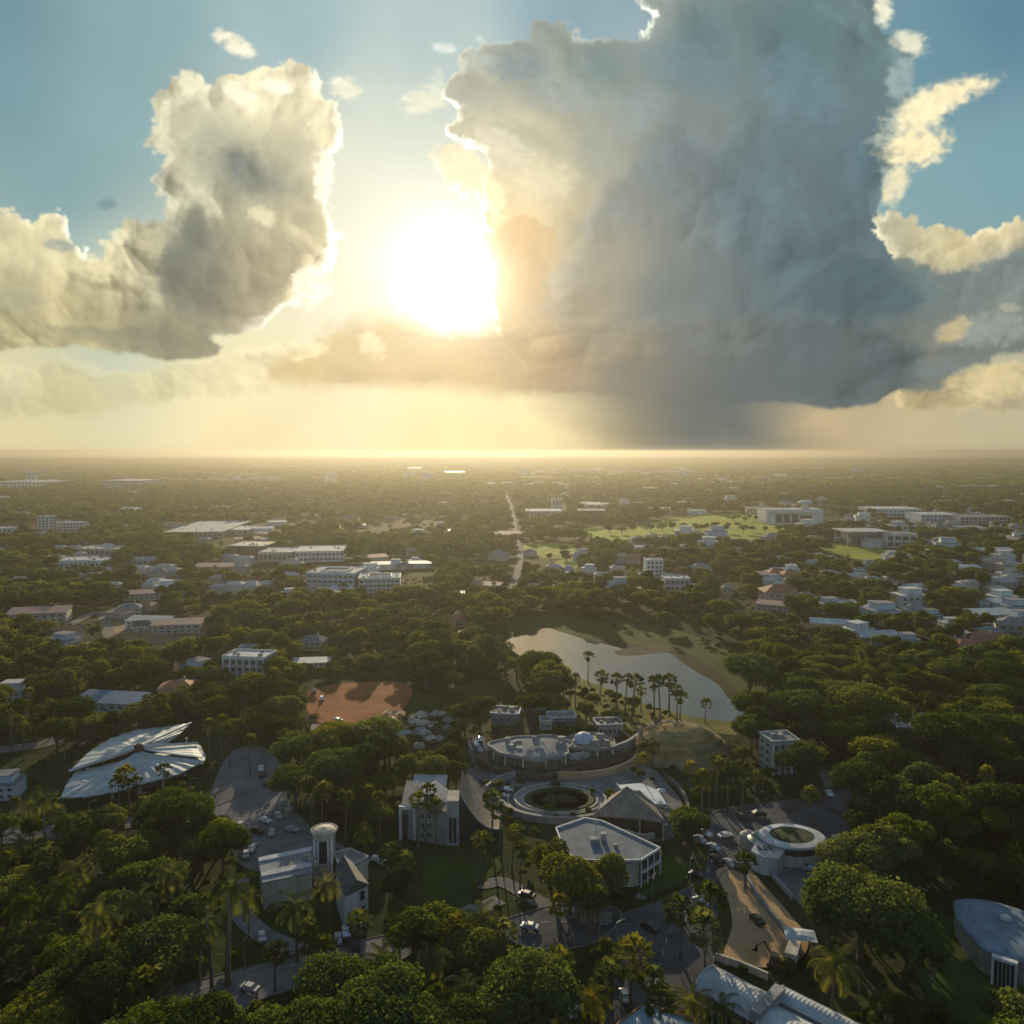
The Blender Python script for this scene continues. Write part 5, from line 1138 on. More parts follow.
for k, px, py, s_, rz in ((7,112,712,1.15,-.15),(7,90,716,.6,-.1),(1,178,697,.95,.2),(3,312,668,.9,.1),(0,70,640,1.3,.1),(1,82,655,1.1,-.1),(8,40,622,1.7,.25),(0,32,652,1.1,-.4),(2,165,593,1.3,.1),(4,176,596,1.2,.0),
    (8,178,632,1.4,.15),(3,150,628,1.3,-.1),(5,142,630,.9,.3),(2,78,662,.7,0),(8,215,573,1.6,0),(6,130,615,1.2,.3),(4,338,604,1.2,.1),(3,448,600,1.2,-.1),(2,395,568,1.1,0),(3,422,568,1.2,.1),
    (1,778,602,1.9,0),(6,805,602,1.1,.1),(4,828,612,1.3,.2),(3,842,608,1.,.1),(2,908,606,1.7,.1),(4,880,622,1.7,.15),(3,875,644,1.3,.05),(4,905,648,1.1,0),(1,965,656,1.35,.1),(0,985,650,1.4,-.1),(2,950,630,1.,0),
    (2,1000,606,1.5,.2),(4,1012,616,1.5,.1),(3,990,622,1.5,.15),(4,1020,626,1.3,0),(3,905,737,1.15,.05),(5,925,740,.8,.2),(2,570,582,1.1,0),(4,590,572,1.,0),(2,640,598,1.,.1),(6,700,574,1.4,0),(0,715,566,1.2,.2),
    (1,738,560,1.2,0),(8,755,580,1.3,.1),(2,790,575,1.2,0),(4,812,570,1.2,.3),(2,872,520+20,1.3,0),(2,890,560,1.2,0),(4,868,568,1.,0),(2,930,560,1.4,0),(3,965,572,1.2,0),(2,1002,562,1.5,0),(3,1020,575,1.2,.2),
    (4,2,796,.8,.2),(8,338,740,.8,.15),(2,12,700,.9,.1)):
    place_house(k, px, py, s_*(.78 if py < 670 else .95), rz, .75)
r_ = random.Random(21)
def zone(x0, x1, y0, y1, n, ks, smin=.9, smax=1.5, kp=.55):
    got = 0; tries = 0
    while got < n and tries < n*12:
        tries += 1; px = r_.uniform(x0, x1); py = y0+(y1-y0)*r_.random()**.9; p = at(px, py)
        if any(inpoly(p.x, p.y, q) for q in FOOT): continue
        place_house(r_.choice(ks), px, py, r_.uniform(smin, smax), r_.uniform(-.5, .5), kp); got += 1
def inpoly(x, y, P_):
    c = False; j = len(P_)-1
    for i in range(len(P_)):
        xi, yi = P_[i][0], P_[i][1]; xj, yj = P_[j][0], P_[j][1]
        if (yi > y) != (yj > y) and x < (xj-xi)*(y-yi)/(yj-yi)+xi: c = not c
        j = i
    return c
zone(790,1040,580,650,16,(0,2,3,4,6),.7,1.2,.4); zone(560,800,556,612,18,(0,1,2,4,6,8),.6,1.1,.25); zone(-20,250,572,680,12,(0,1,6,8,4),.7,1.1,.5); zone(260,550,496,600,30,(0,2,3,6,8),.7,1.2,.25); zone(620,1060,486,560,48,(2,3,4,6,8),.8,1.7,.4); zone(-40,520,486,545,30,(2,3,6,8),.8,1.6,.35); zone(540,760,488,515,16,(2,3,8),1.,2.)
zone(-60,1080,466,486,20,(2,3,4),2.,3.5,.8); zone(290,470,600,650,5,(0,1,6),.6,.9,.4)
# specks of far settlement, beyond counting
def far_specks():
    mb = MB(); r = random.Random(5)
    cl = [(r.uniform(-60,1080), 454+30*r.random()**1.3) for _ in range(60)]+[(360,472),(400,474),(340,474),(540,488),(745,486),(560,480),(820,470),(950,476),(980,490),(700,478)]*2
    for cx, cy in cl:
        for _ in range(r.randint(8, 30)):
            px, py = cx+r.gauss(0, 24), cy+r.gauss(0, 1.0)
            if py < 453: continue
            p = at(px, py); w, d, h = r.uniform(8, 30), r.uniform(8, 20), r.uniform(8, 16)
            if p.y > 14000: w *= 2.5
            mb.box(p.x-w, p.y-d, 0, p.x+w, p.y+d, h)
    for _ in range(420):
        px, py = r.choice((r.uniform(-40,330), r.uniform(540,1060), r.uniform(760,1060))), 484+110*r.random()**1.2; p = at(px, py)
        if any(inpoly(p.x, p.y, q) for q in FOOT): continue
        w, d, h = r.uniform(4, 8), r.uniform(3.5, 6), r.uniform(4, 8); mb.box(p.x-w, p.y-d, 0, p.x+w, p.y+d, h); mb.add([(p.x-w-.5,p.y-d-.5,h+.01),(p.x+w+.5,p.y-d-.5,h+.01),(p.x+w+.5,p.y+d+.5,h+.01),(p.x-w-.5,p.y+d+.5,h+.01),(p.x-w*.5,p.y,h+2),(p.x+w*.5,p.y,h+2)],[(0,1,5,4),(1,2,5),(2,3,4,5),(3,0,4)])
        FOOT.append([(p.x-w,p.y-d),(p.x+w,p.y-d),(p.x+w,p.y+d),(p.x-w,p.y+d)])
        if r.random() < .5: FOOT.append([(p.x-w,p.y-d-9),(p.x+w,p.y-d-9),(p.x+w,p.y-d),(p.x-w,p.y-d)])
    o = mb.build('distant_houses', mat('mixed_house_paint', (.52,.50,.46), .9, .3, .02, c2=(.26,.20,.16), spec=.05)); tag(o, 'pale specks of far off settlement toward the horizon', 'houses', kind='stuff')
far_specks()
strip('far_lake', [(196,468),(206,467.6),(218,468)], 90, .2, wm)
# ------------------------------------------------------------------ cars, lamps
def car_proto(m):
    root = empty('parked_car', (0,0,-500)); b = MB()
    pr = [(-2.15,.35),(-2.2,.75),(-1.95,.95),(-1.3,1.0),(-.75,1.45),(.85,1.47),(1.55,1.02),(2.1,.88),(2.2,.6),(2.15,.35)]
    n = len(pr); vs = [(-.88 if z < 1.2 else -.66, x, z) for x, z in pr]+[(.88 if z < 1.2 else .66, x, z) for x, z in pr]
    b.add(vs, [tuple(range(n)), tuple(range(2*n-1, n-1, -1))]+[(i, i+n, (i+1) % n+n, (i+1) % n) for i in range(n)]); b.build('body', m, root)
    g = MB(); g.add([(-.72,-1.2,1.06),(.72,-1.2,1.06),(.6,-.8,1.42),(-.6,-.8,1.42)], [(0,3,2,1)]); g.add([(-.72,1.49,1.09),(.72,1.49,1.09),(.6,.93,1.45),(-.6,.93,1.45)], [(0,1,2,3)])
    for s in (-1, 1): g.add([(s*.86,-1.1,1.03),(s*.86,1.35,1.05),(s*.69,.8,1.4),(s*.69,-.7,1.4)], [(0,1,2,3) if s > 0 else (3,2,1,0)])
    g.build('windows', glass, root)
    src = None
    for x in (-.8, .8):
        for y in (-1.35, 1.35):
            if src is None: w = MB(); w.tube((-.1,0,0),(.1,0,0),.33,.33,12); src = w.build('wheel', rubber, root); c = src
            else: c = src.copy(); col.objects.link(c); c.parent = root
            c.location = (x, y, .33)
    for x in (-.6, .6): MB().box(x-.16,2.02,.6,x+.16,2.2,.76).build('headlight', lampglass, root)
    kids(root); return root
CP = {}
CN = ['white', 'silver', 'black', 'red', 'blue']
def car(px, py, c, rz):
    if c not in CP: CP[c] = car_proto(carpaint[c]); o = CP[c]
    else: o = copy_tree(CP[c])
    o.location = at(px, py); o.location.z = ZC[0]+.01 ; o.rotation_euler = (0,0,rz); tag(o, None, 'car', 'parked and passing cars'); PLACED.append((o, CN[c]+' car on the pavement' if 0 else CN[c]+' car', px, py))
for px, py, c, rz in ((262,776,2,.2),(261,771,0,.3),(266,785,2,.1),(257,833,2,1.2),(265,823,0,1.),(240,828,1,.4),(272,835,1,.2),(252,851,0,.1),(246,857,1,.3),(292,832,1,1.2),(278,818,1,.5),
    (725,838,0,1.9),(714,850,1,.5),(716,862,2,.4),(730,866,1,.3),(737,868,2,.1),(697,878,2,.9),(759,816,2,1.5),(741,819,2,.2),(838,842,0,.1),(839,848,4,.1),(829,796,0,0),(836,856,2,0),
    (476,746,0,.2),(480,752,1,.2),(483,760,0,.3),(484,768,2,.2),(480,741,0,.1),(500,793,2,1.4),(507,792,0,1.5),(513,791,2,1.4),(503,799,1,1.5),
    (350,860,0,1.3),(362,864,1,1.4),(376,862,0,1.3),(386,866,1,1.2),(346,935,0,.3),(338,942,1,.2),(352,948,2,.6),
    (215,1009,0,1.2),(205,1004,2,1.2),(262,940,1,.4),(250,992,1,1.2),(342,968,1,1.),
    (527,898,2,1.1),(530,930,1,1.3),(440,935,1,1.1),(650,930,2,.8),(575,1008,0,.4),(568,1015,1,.4),(757,923,2,.3),(700,905,1,.5),(820,876,2,1.2),(812,872,1,1.2),(625,1000,1,.1),
    (700,842,1,.4),(706,836,0,.4),(60,830,0,1.4),(110,826,2,1.4),(322,700,0,.2),(314,692,1,.4),(338,722,0,1.)):
    car(px, py, c, rz)
def lamp_proto():
    root = empty('street_lamp', (0,0,-500)); p = MB(); p.tube((0,0,0),(0,0,.8),.16,.12); p.tube((0,0,.8),(0,0,8.5),.09,.06); p.tube((0,0,8.4),(1.6,0,8.9),.05,.04); p.build('pole', steel, root)
    h = MB(); h.add([(1.3,-.15,8.85),(2.2,-.12,8.95),(2.2,.12,8.95),(1.3,.15,8.85),(1.4,-.1,9.0),(2.1,-.08,9.06),(2.1,.08,9.06),(1.4,.1,9.0)], [(0,3,2,1),(4,5,6,7),(0,1,5,4),(1,2,6,5),(2,3,7,6),(3,0,4,7)]); h.build('lamp_head', concd, root); kids(root); return root
LP = None
for px, py, rz in ((220,788,0),(190,806,0),(236,812,1.),(228,845,.5),(140,822,0),(90,830,0),(290,820,3.),(690,892,1.),(652,912,1.),(712,840,0),(742,806,0),(826,808,3),(706,950,2.),(616,960,.3),(560,930,1.),(514,935,1.),(245,978,1.),(200,992,1.),(300,962,1.),(832,870,3),(772,872,1)):
    if LP is None: LP = lamp_proto(); o = LP
    else: o = copy_tree(LP)
    o.location = at(px, py); o.rotation_euler = (0,0,rz); tag(o, None, 'street lamp', 'street lamps along the roads'); PLACED.append((o, 'thin grey street lamp', px, py))
# ------------------------------------------------------------------ trees
def leaf_mat(name, dark, mid, light, trans=.35):
    m = bpy.data.materials.new(name); m.use_nodes = True; nt = m.node_tree; nt.nodes.clear(); N = nt.nodes.new; L = nt.links.new
    oi = N('ShaderNodeObjectInfo'); g = N('ShaderNodeNewGeometry'); n = N('ShaderNodeTexNoise'); n.inputs['Scale'].default_value = .35; n.inputs['Detail'].default_value = 3; L(g.outputs['Position'], n.inputs['Vector'])
    a = N('ShaderNodeMath'); a.operation = 'MULTIPLY_ADD'; a.inputs[1].default_value = .8; L(oi.outputs['Random'], a.inputs[0])
    b = N('ShaderNodeMath'); b.operation = 'MULTIPLY_ADD'; b.inputs[1].default_value = .7; b.inputs[2].default_value = -.22; L(n.outputs['Fac'], b.inputs[0]); L(b.outputs[0], a.inputs[2])
    r = N('ShaderNodeValToRGB'); e = r.color_ramp.elements; e.new(.5); 
    for i, (p, c) in enumerate(((.15, dark), (.5, mid), (.9, light))): e[i].position = p; e[i].color = (*c, 1)
    L(a.outputs[0], r.inputs[0])
    hv = N('ShaderNodeHueSaturation'); mh = N('ShaderNodeMath'); mh.operation = 'MULTIPLY'; mh.inputs[1].default_value = 7.31; mf = N('ShaderNodeMath'); mf.operation = 'FRACT'; L(oi.outputs['Random'], mh.inputs[0]); L(mh.outputs[0], mf.inputs[0]); mr = N('ShaderNodeMapRange'); mr.inputs['To Min'].default_value = .485; mr.inputs['To Max'].default_value = .53; L(mf.outputs[0], mr.inputs[0]); L(mr.outputs[0], hv.inputs['Hue']); ms = N('ShaderNodeMapRange'); ms.inputs['To Min'].default_value = 1.1; ms.inputs['To Max'].default_value = .8; L(mf.outputs[0], ms.inputs[0]); L(ms.outputs[0], hv.inputs['Saturation']); L(r.outputs[0], hv.inputs['Color']); r = hv
    d = N('ShaderNodeBsdfDiffuse'); t = N('ShaderNodeBsdfTranslucent'); L(r.outputs[0], d.inputs[0])
    hs = N('ShaderNodeMix'); hs.data_type = 'RGBA'; hs.blend_type = 'MULTIPLY'; hs.inputs[0].default_value = 1.; L(r.outputs[0], hs.inputs[6]); hs.inputs[7].default_value = (2.0, 1.7, .8, 1); L(hs.outputs[2], t.inputs[0])
    mx = N('ShaderNodeMixShader'); mx.inputs[0].default_value = trans; L(d.outputs[0], mx.inputs[1]); L(t.outputs[0], mx.inputs[2])
    o = N('ShaderNodeOutputMaterial'); L(mx.outputs[0], o.inputs[0]); return m
leafm = leaf_mat('broad_leaves', (.024,.046,.013), (.056,.092,.019), (.105,.126,.029), .44)
palml = leaf_mat('palm_fronds', (.035,.055,.012), (.06,.08,.018), (.13,.135,.03), .4)
bark = mat('bark', (.12,.09,.06), .95, .25, .6, bump=.5); palmbark = mat('palm_bark', (.15,.125,.09), .95, .25, .8, bump=.5)
def crown_np(seed, Rr, z0, z1, nl, nleaf, leaf, flat=.72, core=.14):
    """leaf clusters spread over and inside a set of overlapping limbs' clumps"""
    q = np.random.RandomState(seed); h = z1-z0; lob = []
    for i in range(nl):
        a = q.uniform(0, 6.283); rr = Rr*.66*math.sqrt(q.uniform(.02, 1)) if i else 0; lr = Rr*q.uniform(.30, .48)
        zt = z0+h*(.42+.40*(1-(rr/Rr)**2)*q.uniform(.55, 1.1)); lob.append((math.cos(a)*rr, math.sin(a)*rr, min(zt, z1-lr*flat*.8), lr))
    lob = np.array(lob); w = lob[:, 3]**2; idx = q.choice(nl, nleaf, p=w/w.sum()); d = q.normal(size=(nleaf, 3)); d[:, 2] = d[:, 2]*.8+.22; d /= np.linalg.norm(d, axis=1)[:, None]
    lr = lob[idx, 3]; rad = lr*(1-np.abs(q.normal(0, .13, nleaf))-.35*(q.rand(nleaf) < core)+.22*(q.rand(nleaf) < .06)); p = lob[idx, :3]+d*rad[:, None]*np.array([1, 1, flat])
    # drop clusters buried deep inside a neighbour
    keepm = np.ones(nleaf, bool)
    for k in range(nl):
        dd = (p-lob[k, :3])/np.array([1, 1, flat]); keepm &= ~((np.linalg.norm(dd, axis=1) < lob[k, 3]*.55) & (idx != k))
    p, d = p[keepm], d[keepm]; n_ = len(p); nrm = d*1.0+q.normal(0, .55, (n_, 3)); nrm /= np.linalg.norm(nrm, axis=1)[:, None]
    t = np.cross(nrm, q.normal(size=(n_, 3))); t /= np.linalg.norm(t, axis=1)[:, None]+1e-9; b = np.cross(nrm, t); s = leaf*(.35+1.15*q.rand(n_)**1.6)[:, None]
    # each cluster is a bent pair of facets
    v = np.stack([p-t*s, p-b*s*.55+nrm*s*.18, p+t*s*.9-nrm*s*.25, p+b*s*.6+nrm*s*.12], 1).reshape(-1, 3)
    f = np.arange(n_*4).reshape(-1, 4); v[:, 2] = np.maximum(v[:, 2], .3); return v, f, lob
def trunk_mb(lob, z0, Rr, seed, lean=0):
    mb = MB(); q = random.Random(seed); top = (q.uniform(-.3,.3), q.uniform(-.3,.3), z0+.6); mb.tube((0,0,0), (top[0]*.5, top[1]*.5, z0*.5), Rr*.075, Rr*.055, 7); mb.tube((top[0]*.5, top[1]*.5, z0*.5), top, Rr*.055, Rr*.045, 7)
    for l in lob[:6]: mb.tube((top[0], top[1], top[2]-.3), (l[0]*.8, l[1]*.8, l[2]-.1), Rr*.035, Rr*.012, 5)
    return mb
BROAD = []
for i, (Rr, z0, z1, nl, fl) in enumerate(((7.5,3.0,13,13,.75),(8.5,3.2,12,16,.6),(6.2,2.6,13.5,11,.9),(9.2,3.5,14.5,18,.7),(6.8,3,11,12,.8),(5.0,2.2,10.5,9,.95),(6.6,5.0,15.5,7,.62))):
    v, f, lob = crown_np(40+i, Rr, z0, z1, nl, int((10500 if i < 6 else 4600)*(Rr/7.5)**2), .35 if i < 6 else .42, fl); BROAD.append((np_mesh('crown', v, f, leafm), trunk_mb(lob, z0+.8, Rr, i), Rr, z1))
MID = []
for i, (Rr, z0, z1, nl, fl) in enumerate(((7.5,2.2,13,10,.75),(8.8,2.5,12,12,.62),(6.0,2.2,13,8,.95),(7.,2,10.5,9,.8))):
    v, f, lob = crown_np(80+i, Rr, z0, z1, nl, 1500, .78, fl, .08); MID.append((np_mesh('crown', v, f, leafm), trunk_mb(lob, z0+.8, Rr, i), Rr, z1))
FARM = []
for i, (Rr, z0, z1, nl, fl) in enumerate(((8.,1,13,6,.75),(9.5,1,12,7,.62),(6.5,1,14,5,1.))):
    v, f, lob = crown_np(90+i, Rr, z0, z1, nl, 300, 1.75, fl, .02); FARM.append((np_mesh('crown', v, f, leafm), trunk_mb(lob, z0+.8, Rr, i), Rr, z1))
# palms
def fan_palm(seed, rc=2.5, nf=44):
    """tall slender trunk, round head of stiff pleated fans, short skirt of dead leaves; unit trunk height 1, head built at the origin"""
    q = np.random.RandomState(seed); V = []; Fc = []
    for i in range(nf):
        a = q.uniform(0, 6.283); el = q.uniform(-.75, 1.45); L_ = rc*q.uniform(.5, .72); d = np.array([math.cos(a)*math.cos(el), math.sin(a)*math.cos(el), math.sin(el)]); o = d*L_
        side = np.cross(d, [0, 0, 1.]); side /= np.linalg.norm(side)+1e-9; up = np.cross(side, d); fr = rc*q.uniform(.28, .38); n = 9; c = len(V); V.append(o*.9)
        for k in range(n):
            th = -1.75+3.5*k/(n-1); r0 = fr*(1 if k % 2 == 0 else .62); V.append(o+(d*math.cos(th)+side*math.sin(th))*r0-np.array([0, 0, 1])*(.18*r0+.12*r0*abs(math.sin(th)))+up*(.06 if k % 2 else -.04))
        for k in range(n-1): Fc.append((c, c+1+k, c+2+k))
        w = .035; b = len(V); V += [side*w, o*.95+side*w, o*.95-side*w, -side*w]; Fc += [(b, b+1, b+2), (b, b+2, b+3)]
    return np.array(V), np.array(Fc)
def feather_palm(seed, L_=4.4, nf=19):
    q = np.random.RandomState(seed); V = []; Fc = []
    for i in range(nf):
        a = i*2.399+q.uniform(-.2, .2); el = 1.25-1.7*(i/nf)+q.uniform(-.12, .12); ln = L_*q.uniform(.82, 1.08); p = np.zeros(3); n = 9; pts = [p]; e = el
        for k in range(n): st = ln/n; p = p+np.array([math.cos(a)*math.cos(e), math.sin(a)*math.cos(e), math.sin(e)])*st; e -= .17+.03*k; pts.append(p)
        side = np.array([-math.sin(a), math.cos(a), 0.])
        for k in range(1, n+1):
            d = pts[k]-pts[k-1]; d /= np.linalg.norm(d); up = np.cross(d, side); up = up if up[2] > 0 else -up; w = ln*.17*math.sin(math.pi*min(.97, (k+.7)/(n+1.6)))**.7
            for s in (-1, 1):
                for j in (0, .5):
                    b0 = pts[k-1]+(pts[k]-pts[k-1])*j; b1 = b0+d*ln/n*.44; tip = b0+side*s*w+d*w*.55-np.array([0, 0, 1])*w*.45; c = len(V); V += [b0, b1, tip]; Fc.append((c, c+1, c+2))
        for k in range(1, n+1): c = len(V); V += [pts[k-1]+side*.04, pts[k]+side*.03, pts[k]-side*.03]; Fc.append((c, c+1, c+2))
    return np.array(V), np.array(Fc)
PALMH = {'fan': [np_mesh('crown', *fan_palm(s), palml) for s in (1, 2, 3)], 'feather': [np_mesh('crown', *feather_palm(s), palml) for s in (4, 5, 6)]}
def palm_trunk(lean, r=.2):
    mb = MB(); n = 8
    for i in range(n): 
        t, u = i/n, (i+1)/n; mb.tube((lean*t*t, 0, t), (lean*u*u, 0, u), 1, 1, 7, cap=(i == n-1))
    return mb
PT = []
for lean in (.0, .05, .1):
    n = 10; m = 8; V = []; Fc = []
    for i in range(n+1):
        t = i/n; r = .30-.12*t+.12*math.exp(-t*14)+(.02 if i % 2 else 0)
        for k in range(m): V.append((lean*t*t*10+math.cos(6.2832*k/m)*r, math.sin(6.2832*k/m)*r, t))
    for i in range(n):
        for k in range(m): Fc.append((i*m+k, i*m+(k+1) % m, (i+1)*m+(k+1) % m, (i+1)*m+k))
    me = np_mesh('trunk', np.array(V), np.array(Fc), palmbark); PT.append((me, lean*10))
def skirt_mesh(seed):
    q = np.random.RandomState(seed); V = []; Fc = []
    for i in range(40):
        a = q.uniform(0, 6.283); z = -q.uniform(.3, 2.2); r = .75-.1*abs(z); c = len(V); V += [(math.cos(a)*.15, math.sin(a)*.15, z+.5), (math.cos(a+.25)*r, math.sin(a+.25)*r, z), (math.cos(a)*r*1.1, math.sin(a)*r*1.1, z-.5), (math.cos(a-.25)*r, math.sin(a-.25)*r, z)]; Fc.append((c, c+1, c+2, c+3))
    return np_mesh('dead_fronds', np.array(V), np.array(Fc), mat('dead_fronds', (.20,.15,.08), .95, .2, .8))
SKIRT = skirt_mesh(3)
def add_obj(name, me, parent=None):
    o = bpy.data.objects.new(name, me); col.objects.link(o)
    if parent is not None: o.parent = parent
    return o
TREES = []   # (x, y, radius, height) of individually built ones
def palm(px, pt, pb, kind='fan', sc=1.):
    """palm whose crown centre shows at px, pt and whose foot at px, pb"""
    p = at(px, pb); x = (px-512)/F; v = (512-pt)/F; d = Vector((x, math.cos(PITCH)+v*math.sin(PITCH), -math.sin(PITCH)+v*math.cos(PITCH))); h = H+d.z*(p.y/d.y); h = max(4.5, min(h, 26))
    put_palm(p.x, p.y, h, kind, sc, px, pb)
    if pb > 790: w = F*2.4*sc/math.hypot(p.y, H-h); keep((px-w, pt), (px-w*.7, pt-w*.6), (px, pt-w*.8), (px+w*.7, pt-w*.6), (px+w, pt), (px+w*.6, pt+w*.9), (px-w*.6, pt+w*.9))
def put_palm(x, y, h, kind, sc, px, py):
    r = rnd; root = empty('fan_palm' if kind == 'fan' else 'feather_palm', (x, y, 0), r.uniform(0, 6.28)); me, ln = r.choice(PT); t = add_obj('trunk', me, root); t.scale = (max(.7, h/15)*sc, max(.7, h/15)*sc, h)
    c = add_obj('crown', r.choice(PALMH[kind]), root); c.location = (ln*max(.7, h/15)*sc, 0, h); s = sc*(1.25 if kind == 'fan' else 1.2)*r.uniform(.9, 1.15); c.scale = (s, s, s); c.rotation_euler = (r.uniform(-.12,.12), r.uniform(-.12,.12), r.uniform(0, 6.28))
    if kind == 'fan' and r.random() < .6: k = add_obj('dead_fronds', SKIRT, root); k.location = (ln*max(.7, h/15)*sc, 0, h-.4); k.scale = (s, s, s)
    sq = 1.; tag(root, None, 'palm tree', 'palm trees standing among the park buildings'); PLACED.append((root, ('tall ' if h > 13 else 'short ' if h < 7.5 else '')+('round headed fan palm' if kind == 'fan' else 'feathery palm'), px, py)); TREES.append((x, y, 2.5*sc, h))
PALMS = [(98,918,1012,'fe',1.25),(60,888,960,'fe',1.2),(228,886,985,'fe',1.35),(212,905,990,'f',1.),(297,905,962,'fe',1.25),(275,952,992,'f',1.),(331,882,935,'fe',1.1),(308,930,975,'f',1.15),(322,946,985,'f',1.),
 (680,908,960,'f',1.25),(713,898,950,'f',1.45),(705,930,985,'f',1.35),(832,962,1018,'fe',1.4),(696,1006,1040,'fe',1.4),(722,1010,1050,'fe',1.2),(630,958,1012,'f',1.5),(612,972,1015,'f',1.3),(650,980,1020,'f',1.1),(745,862,890,'f',1.15),(888,1008,1040,'f',1.3),(905,1010,1045,'f',1.2),
 (131,774,816,'f',1.25),(120,782,818,'f',1.),(165,770,808,'f',1.),(140,782,818,'f',.9),(46,800,858,'fe',1.1),(34,805,850,'fe',1.),(58,812,850,'f',1.),(172,800,830,'f',1.1),(186,797,826,'f',1.),(205,812,848,'f',1.1),(150,828,860,'f',1.),
 (588,656,682,'f',1.),(600,676,702,'f',1.15),(617,679,713,'f',1.25),(625,678,716,'f',1.),(632,681,722,'f',1.25),(641,690,712,'f',.9),(654,683,716,'f',1.15),(660,680,722,'f',1.),(669,680,712,'f',1.3),(677,690,722,'f',1.),(680,697,720,'f',1.1),(705,704,722,'f',1.),(746,700,722,'f',.9),
 (810,794,822,'f',1.),(716,766,806,'f',1.2),(728,768,812,'f',1.2),(742,770,815,'f',1.1),(702,778,820,'f',1.1),(690,768,805,'f',1.),(754,778,812,'f',1.),(829,714,745,'fe',1.),(912,717,742,'f',1.),(830,726,760,'f',1.),
 (481,918,968,'fe',1.3),(470,932,975,'fe',1.1),(492,800,845,'f',1.1),(500,812,850,'f',1.),(560,846,890,'f',1.),(520,850,890,'f',1.),(404,862,905,'f',1.2),(390,852,900,'f',1.1),(418,800,850,'f',1.),(426,792,842,'f',1.1),(436,806,850,'f',1.),
 (346,800,840,'f',1.1),(322,790,835,'f',1.),(312,784,825,'f',1.),(365,832,868,'fe',1.),(65,724,760,'f',1.),(50,706,740,'f',1.),(210,726,765,'f',1.),(222,722,760,'f',1.),(230,730,765,'f',1.),(250,742,775,'f',1.),(300,722,755,'f',1.),(285,735,762,'f',1.),
 (12,716,752,'f',1.),(24,728,760,'f',1.),(150,700,735,'f',1.1),(160,705,740,'f',1.),(560,905,945,'f',1.),(598,898,935,'f',1.),(590,908,945,'fe',1.),(640,760,790,'f',.9),(652,748,780,'f',.9),(20,842,880,'fe',1.1),(8,860,900,'f',1.1),(160,980,1030,'f',1.2),(55,985,1035,'fe',1.2),(120,1000,1050,'fe',1.),(20,960,1010,'f',1.1),
 (400,935,985,'fe',1.1),(380,960,1005,'fe',1.),(440,1000,1050,'f',1.2),(520,985,1040,'f',1.),(945,850,890,'f',1.),(880,790,830,'f',1.),(965,790,830,'fe',1.),(870,905,950,'fe',1.),(1000,760,800,'f',1.),(930,960,1010,'f',1.1),
 (80,868,925,'fe',1.15),(140,900,960,'fe',1.2),(176,872,930,'fe',1.1),(30,900,960,'fe',1.2),(108,842,890,'f',1.1),(250,900,955,'fe',1.2),(90,950,1010,'fe',1.15),(145,985,1040,'f',1.3),(200,925,985,'fe',1.1),(40,1000,1050,'f',1.2),(360,920,972,'f',1.1),
 (455,925,980,'f',1.2),(505,935,985,'f',1.1),(430,960,1015,'fe',1.2),(470,985,1040,'fe',1.2),(560,960,1010,'f',1.1),(590,1000,1050,'fe',1.1),(660,1000,1050,'f',1.1),(380,800,845,'f',1.),(480,842,885,'f',1.1),(512,832,872,'f',1.)]
for px, pt, pb, k, s in PALMS: palm(px, pt, pb, 'fan' if k == 'f' else 'feather', s)
# ---- woodland scatter: candidate spots on a loose grid, thinned where the picture shows open ground or buildings
def inpoly_np(x, y, P_):
    c = np.zeros(x.shape, bool); j = len(P_)-1
    for i in range(len(P_)):
        xi, yi = P_[i][0], P_[i][1]; xj, yj = P_[j][0], P_[j][1]
        if yi != yj: c ^= ((yi > y) != (yj > y)) & (x < (xj-xi)*(y-yi)/(yj-yi)+xi)
        j = i
    return c
def scatter():
    q = np.random.RandomState(5); out = []
    for (d0, d1, sp) in ((95, 420, 8.3), (420, 1000, 9.6), (1000, 2300, 13.)):
        W = d1*.80; nx = int(2*W/sp); ny = int((d1-d0)/sp)
        X, Y = np.meshgrid(-W+(np.arange(nx)+.5)*sp, d0+(np.arange(ny)+.5)*sp); X = X+q.uniform(-.48, .48, X.shape)*sp; Y = Y+q.uniform(-.48, .48, Y.shape)*sp
        x, y = X.ravel(), Y.ravel(); m = np.abs(x) < y*.74+25; x, y = x[m], y[m]
        dens = fbm(x/85, y/85, 3, 4); k = dens > (.32 if d0 < 400 else .385 if d0 < 1000 else .40); x, y = x[k], y[k]
        sc = (.62+.75*fbm(x/60+7, y/60, 9, 3))*q.uniform(.62, 1.22, x.shape); out.append(np.stack([x, y, sc, q.rand(len(x))], 1))
    return np.concatenate(out)
S_ = scatter()
x, y, sc, rv = S_.T
for (x0, y0, x1, y1, f) in ((290,655,420,690,.5),(700,760,800,868,.6),(640,690,760,722,.35),(560,700,720,760,.5),(420,835,510,850,.6),(500,560,600,600,.8)):
    lo_, hi_ = at(x0, y1), at(x1, y0); m_ = (y > lo_.y) & (y < hi_.y) & (512+F*x/np.maximum(y, 1) > x0) & (512+F*x/np.maximum(y, 1) < x1); sc[m_] *= f
RAD = 6.6*sc; HT = 12.3*sc
ok = np.ones(len(x), bool)
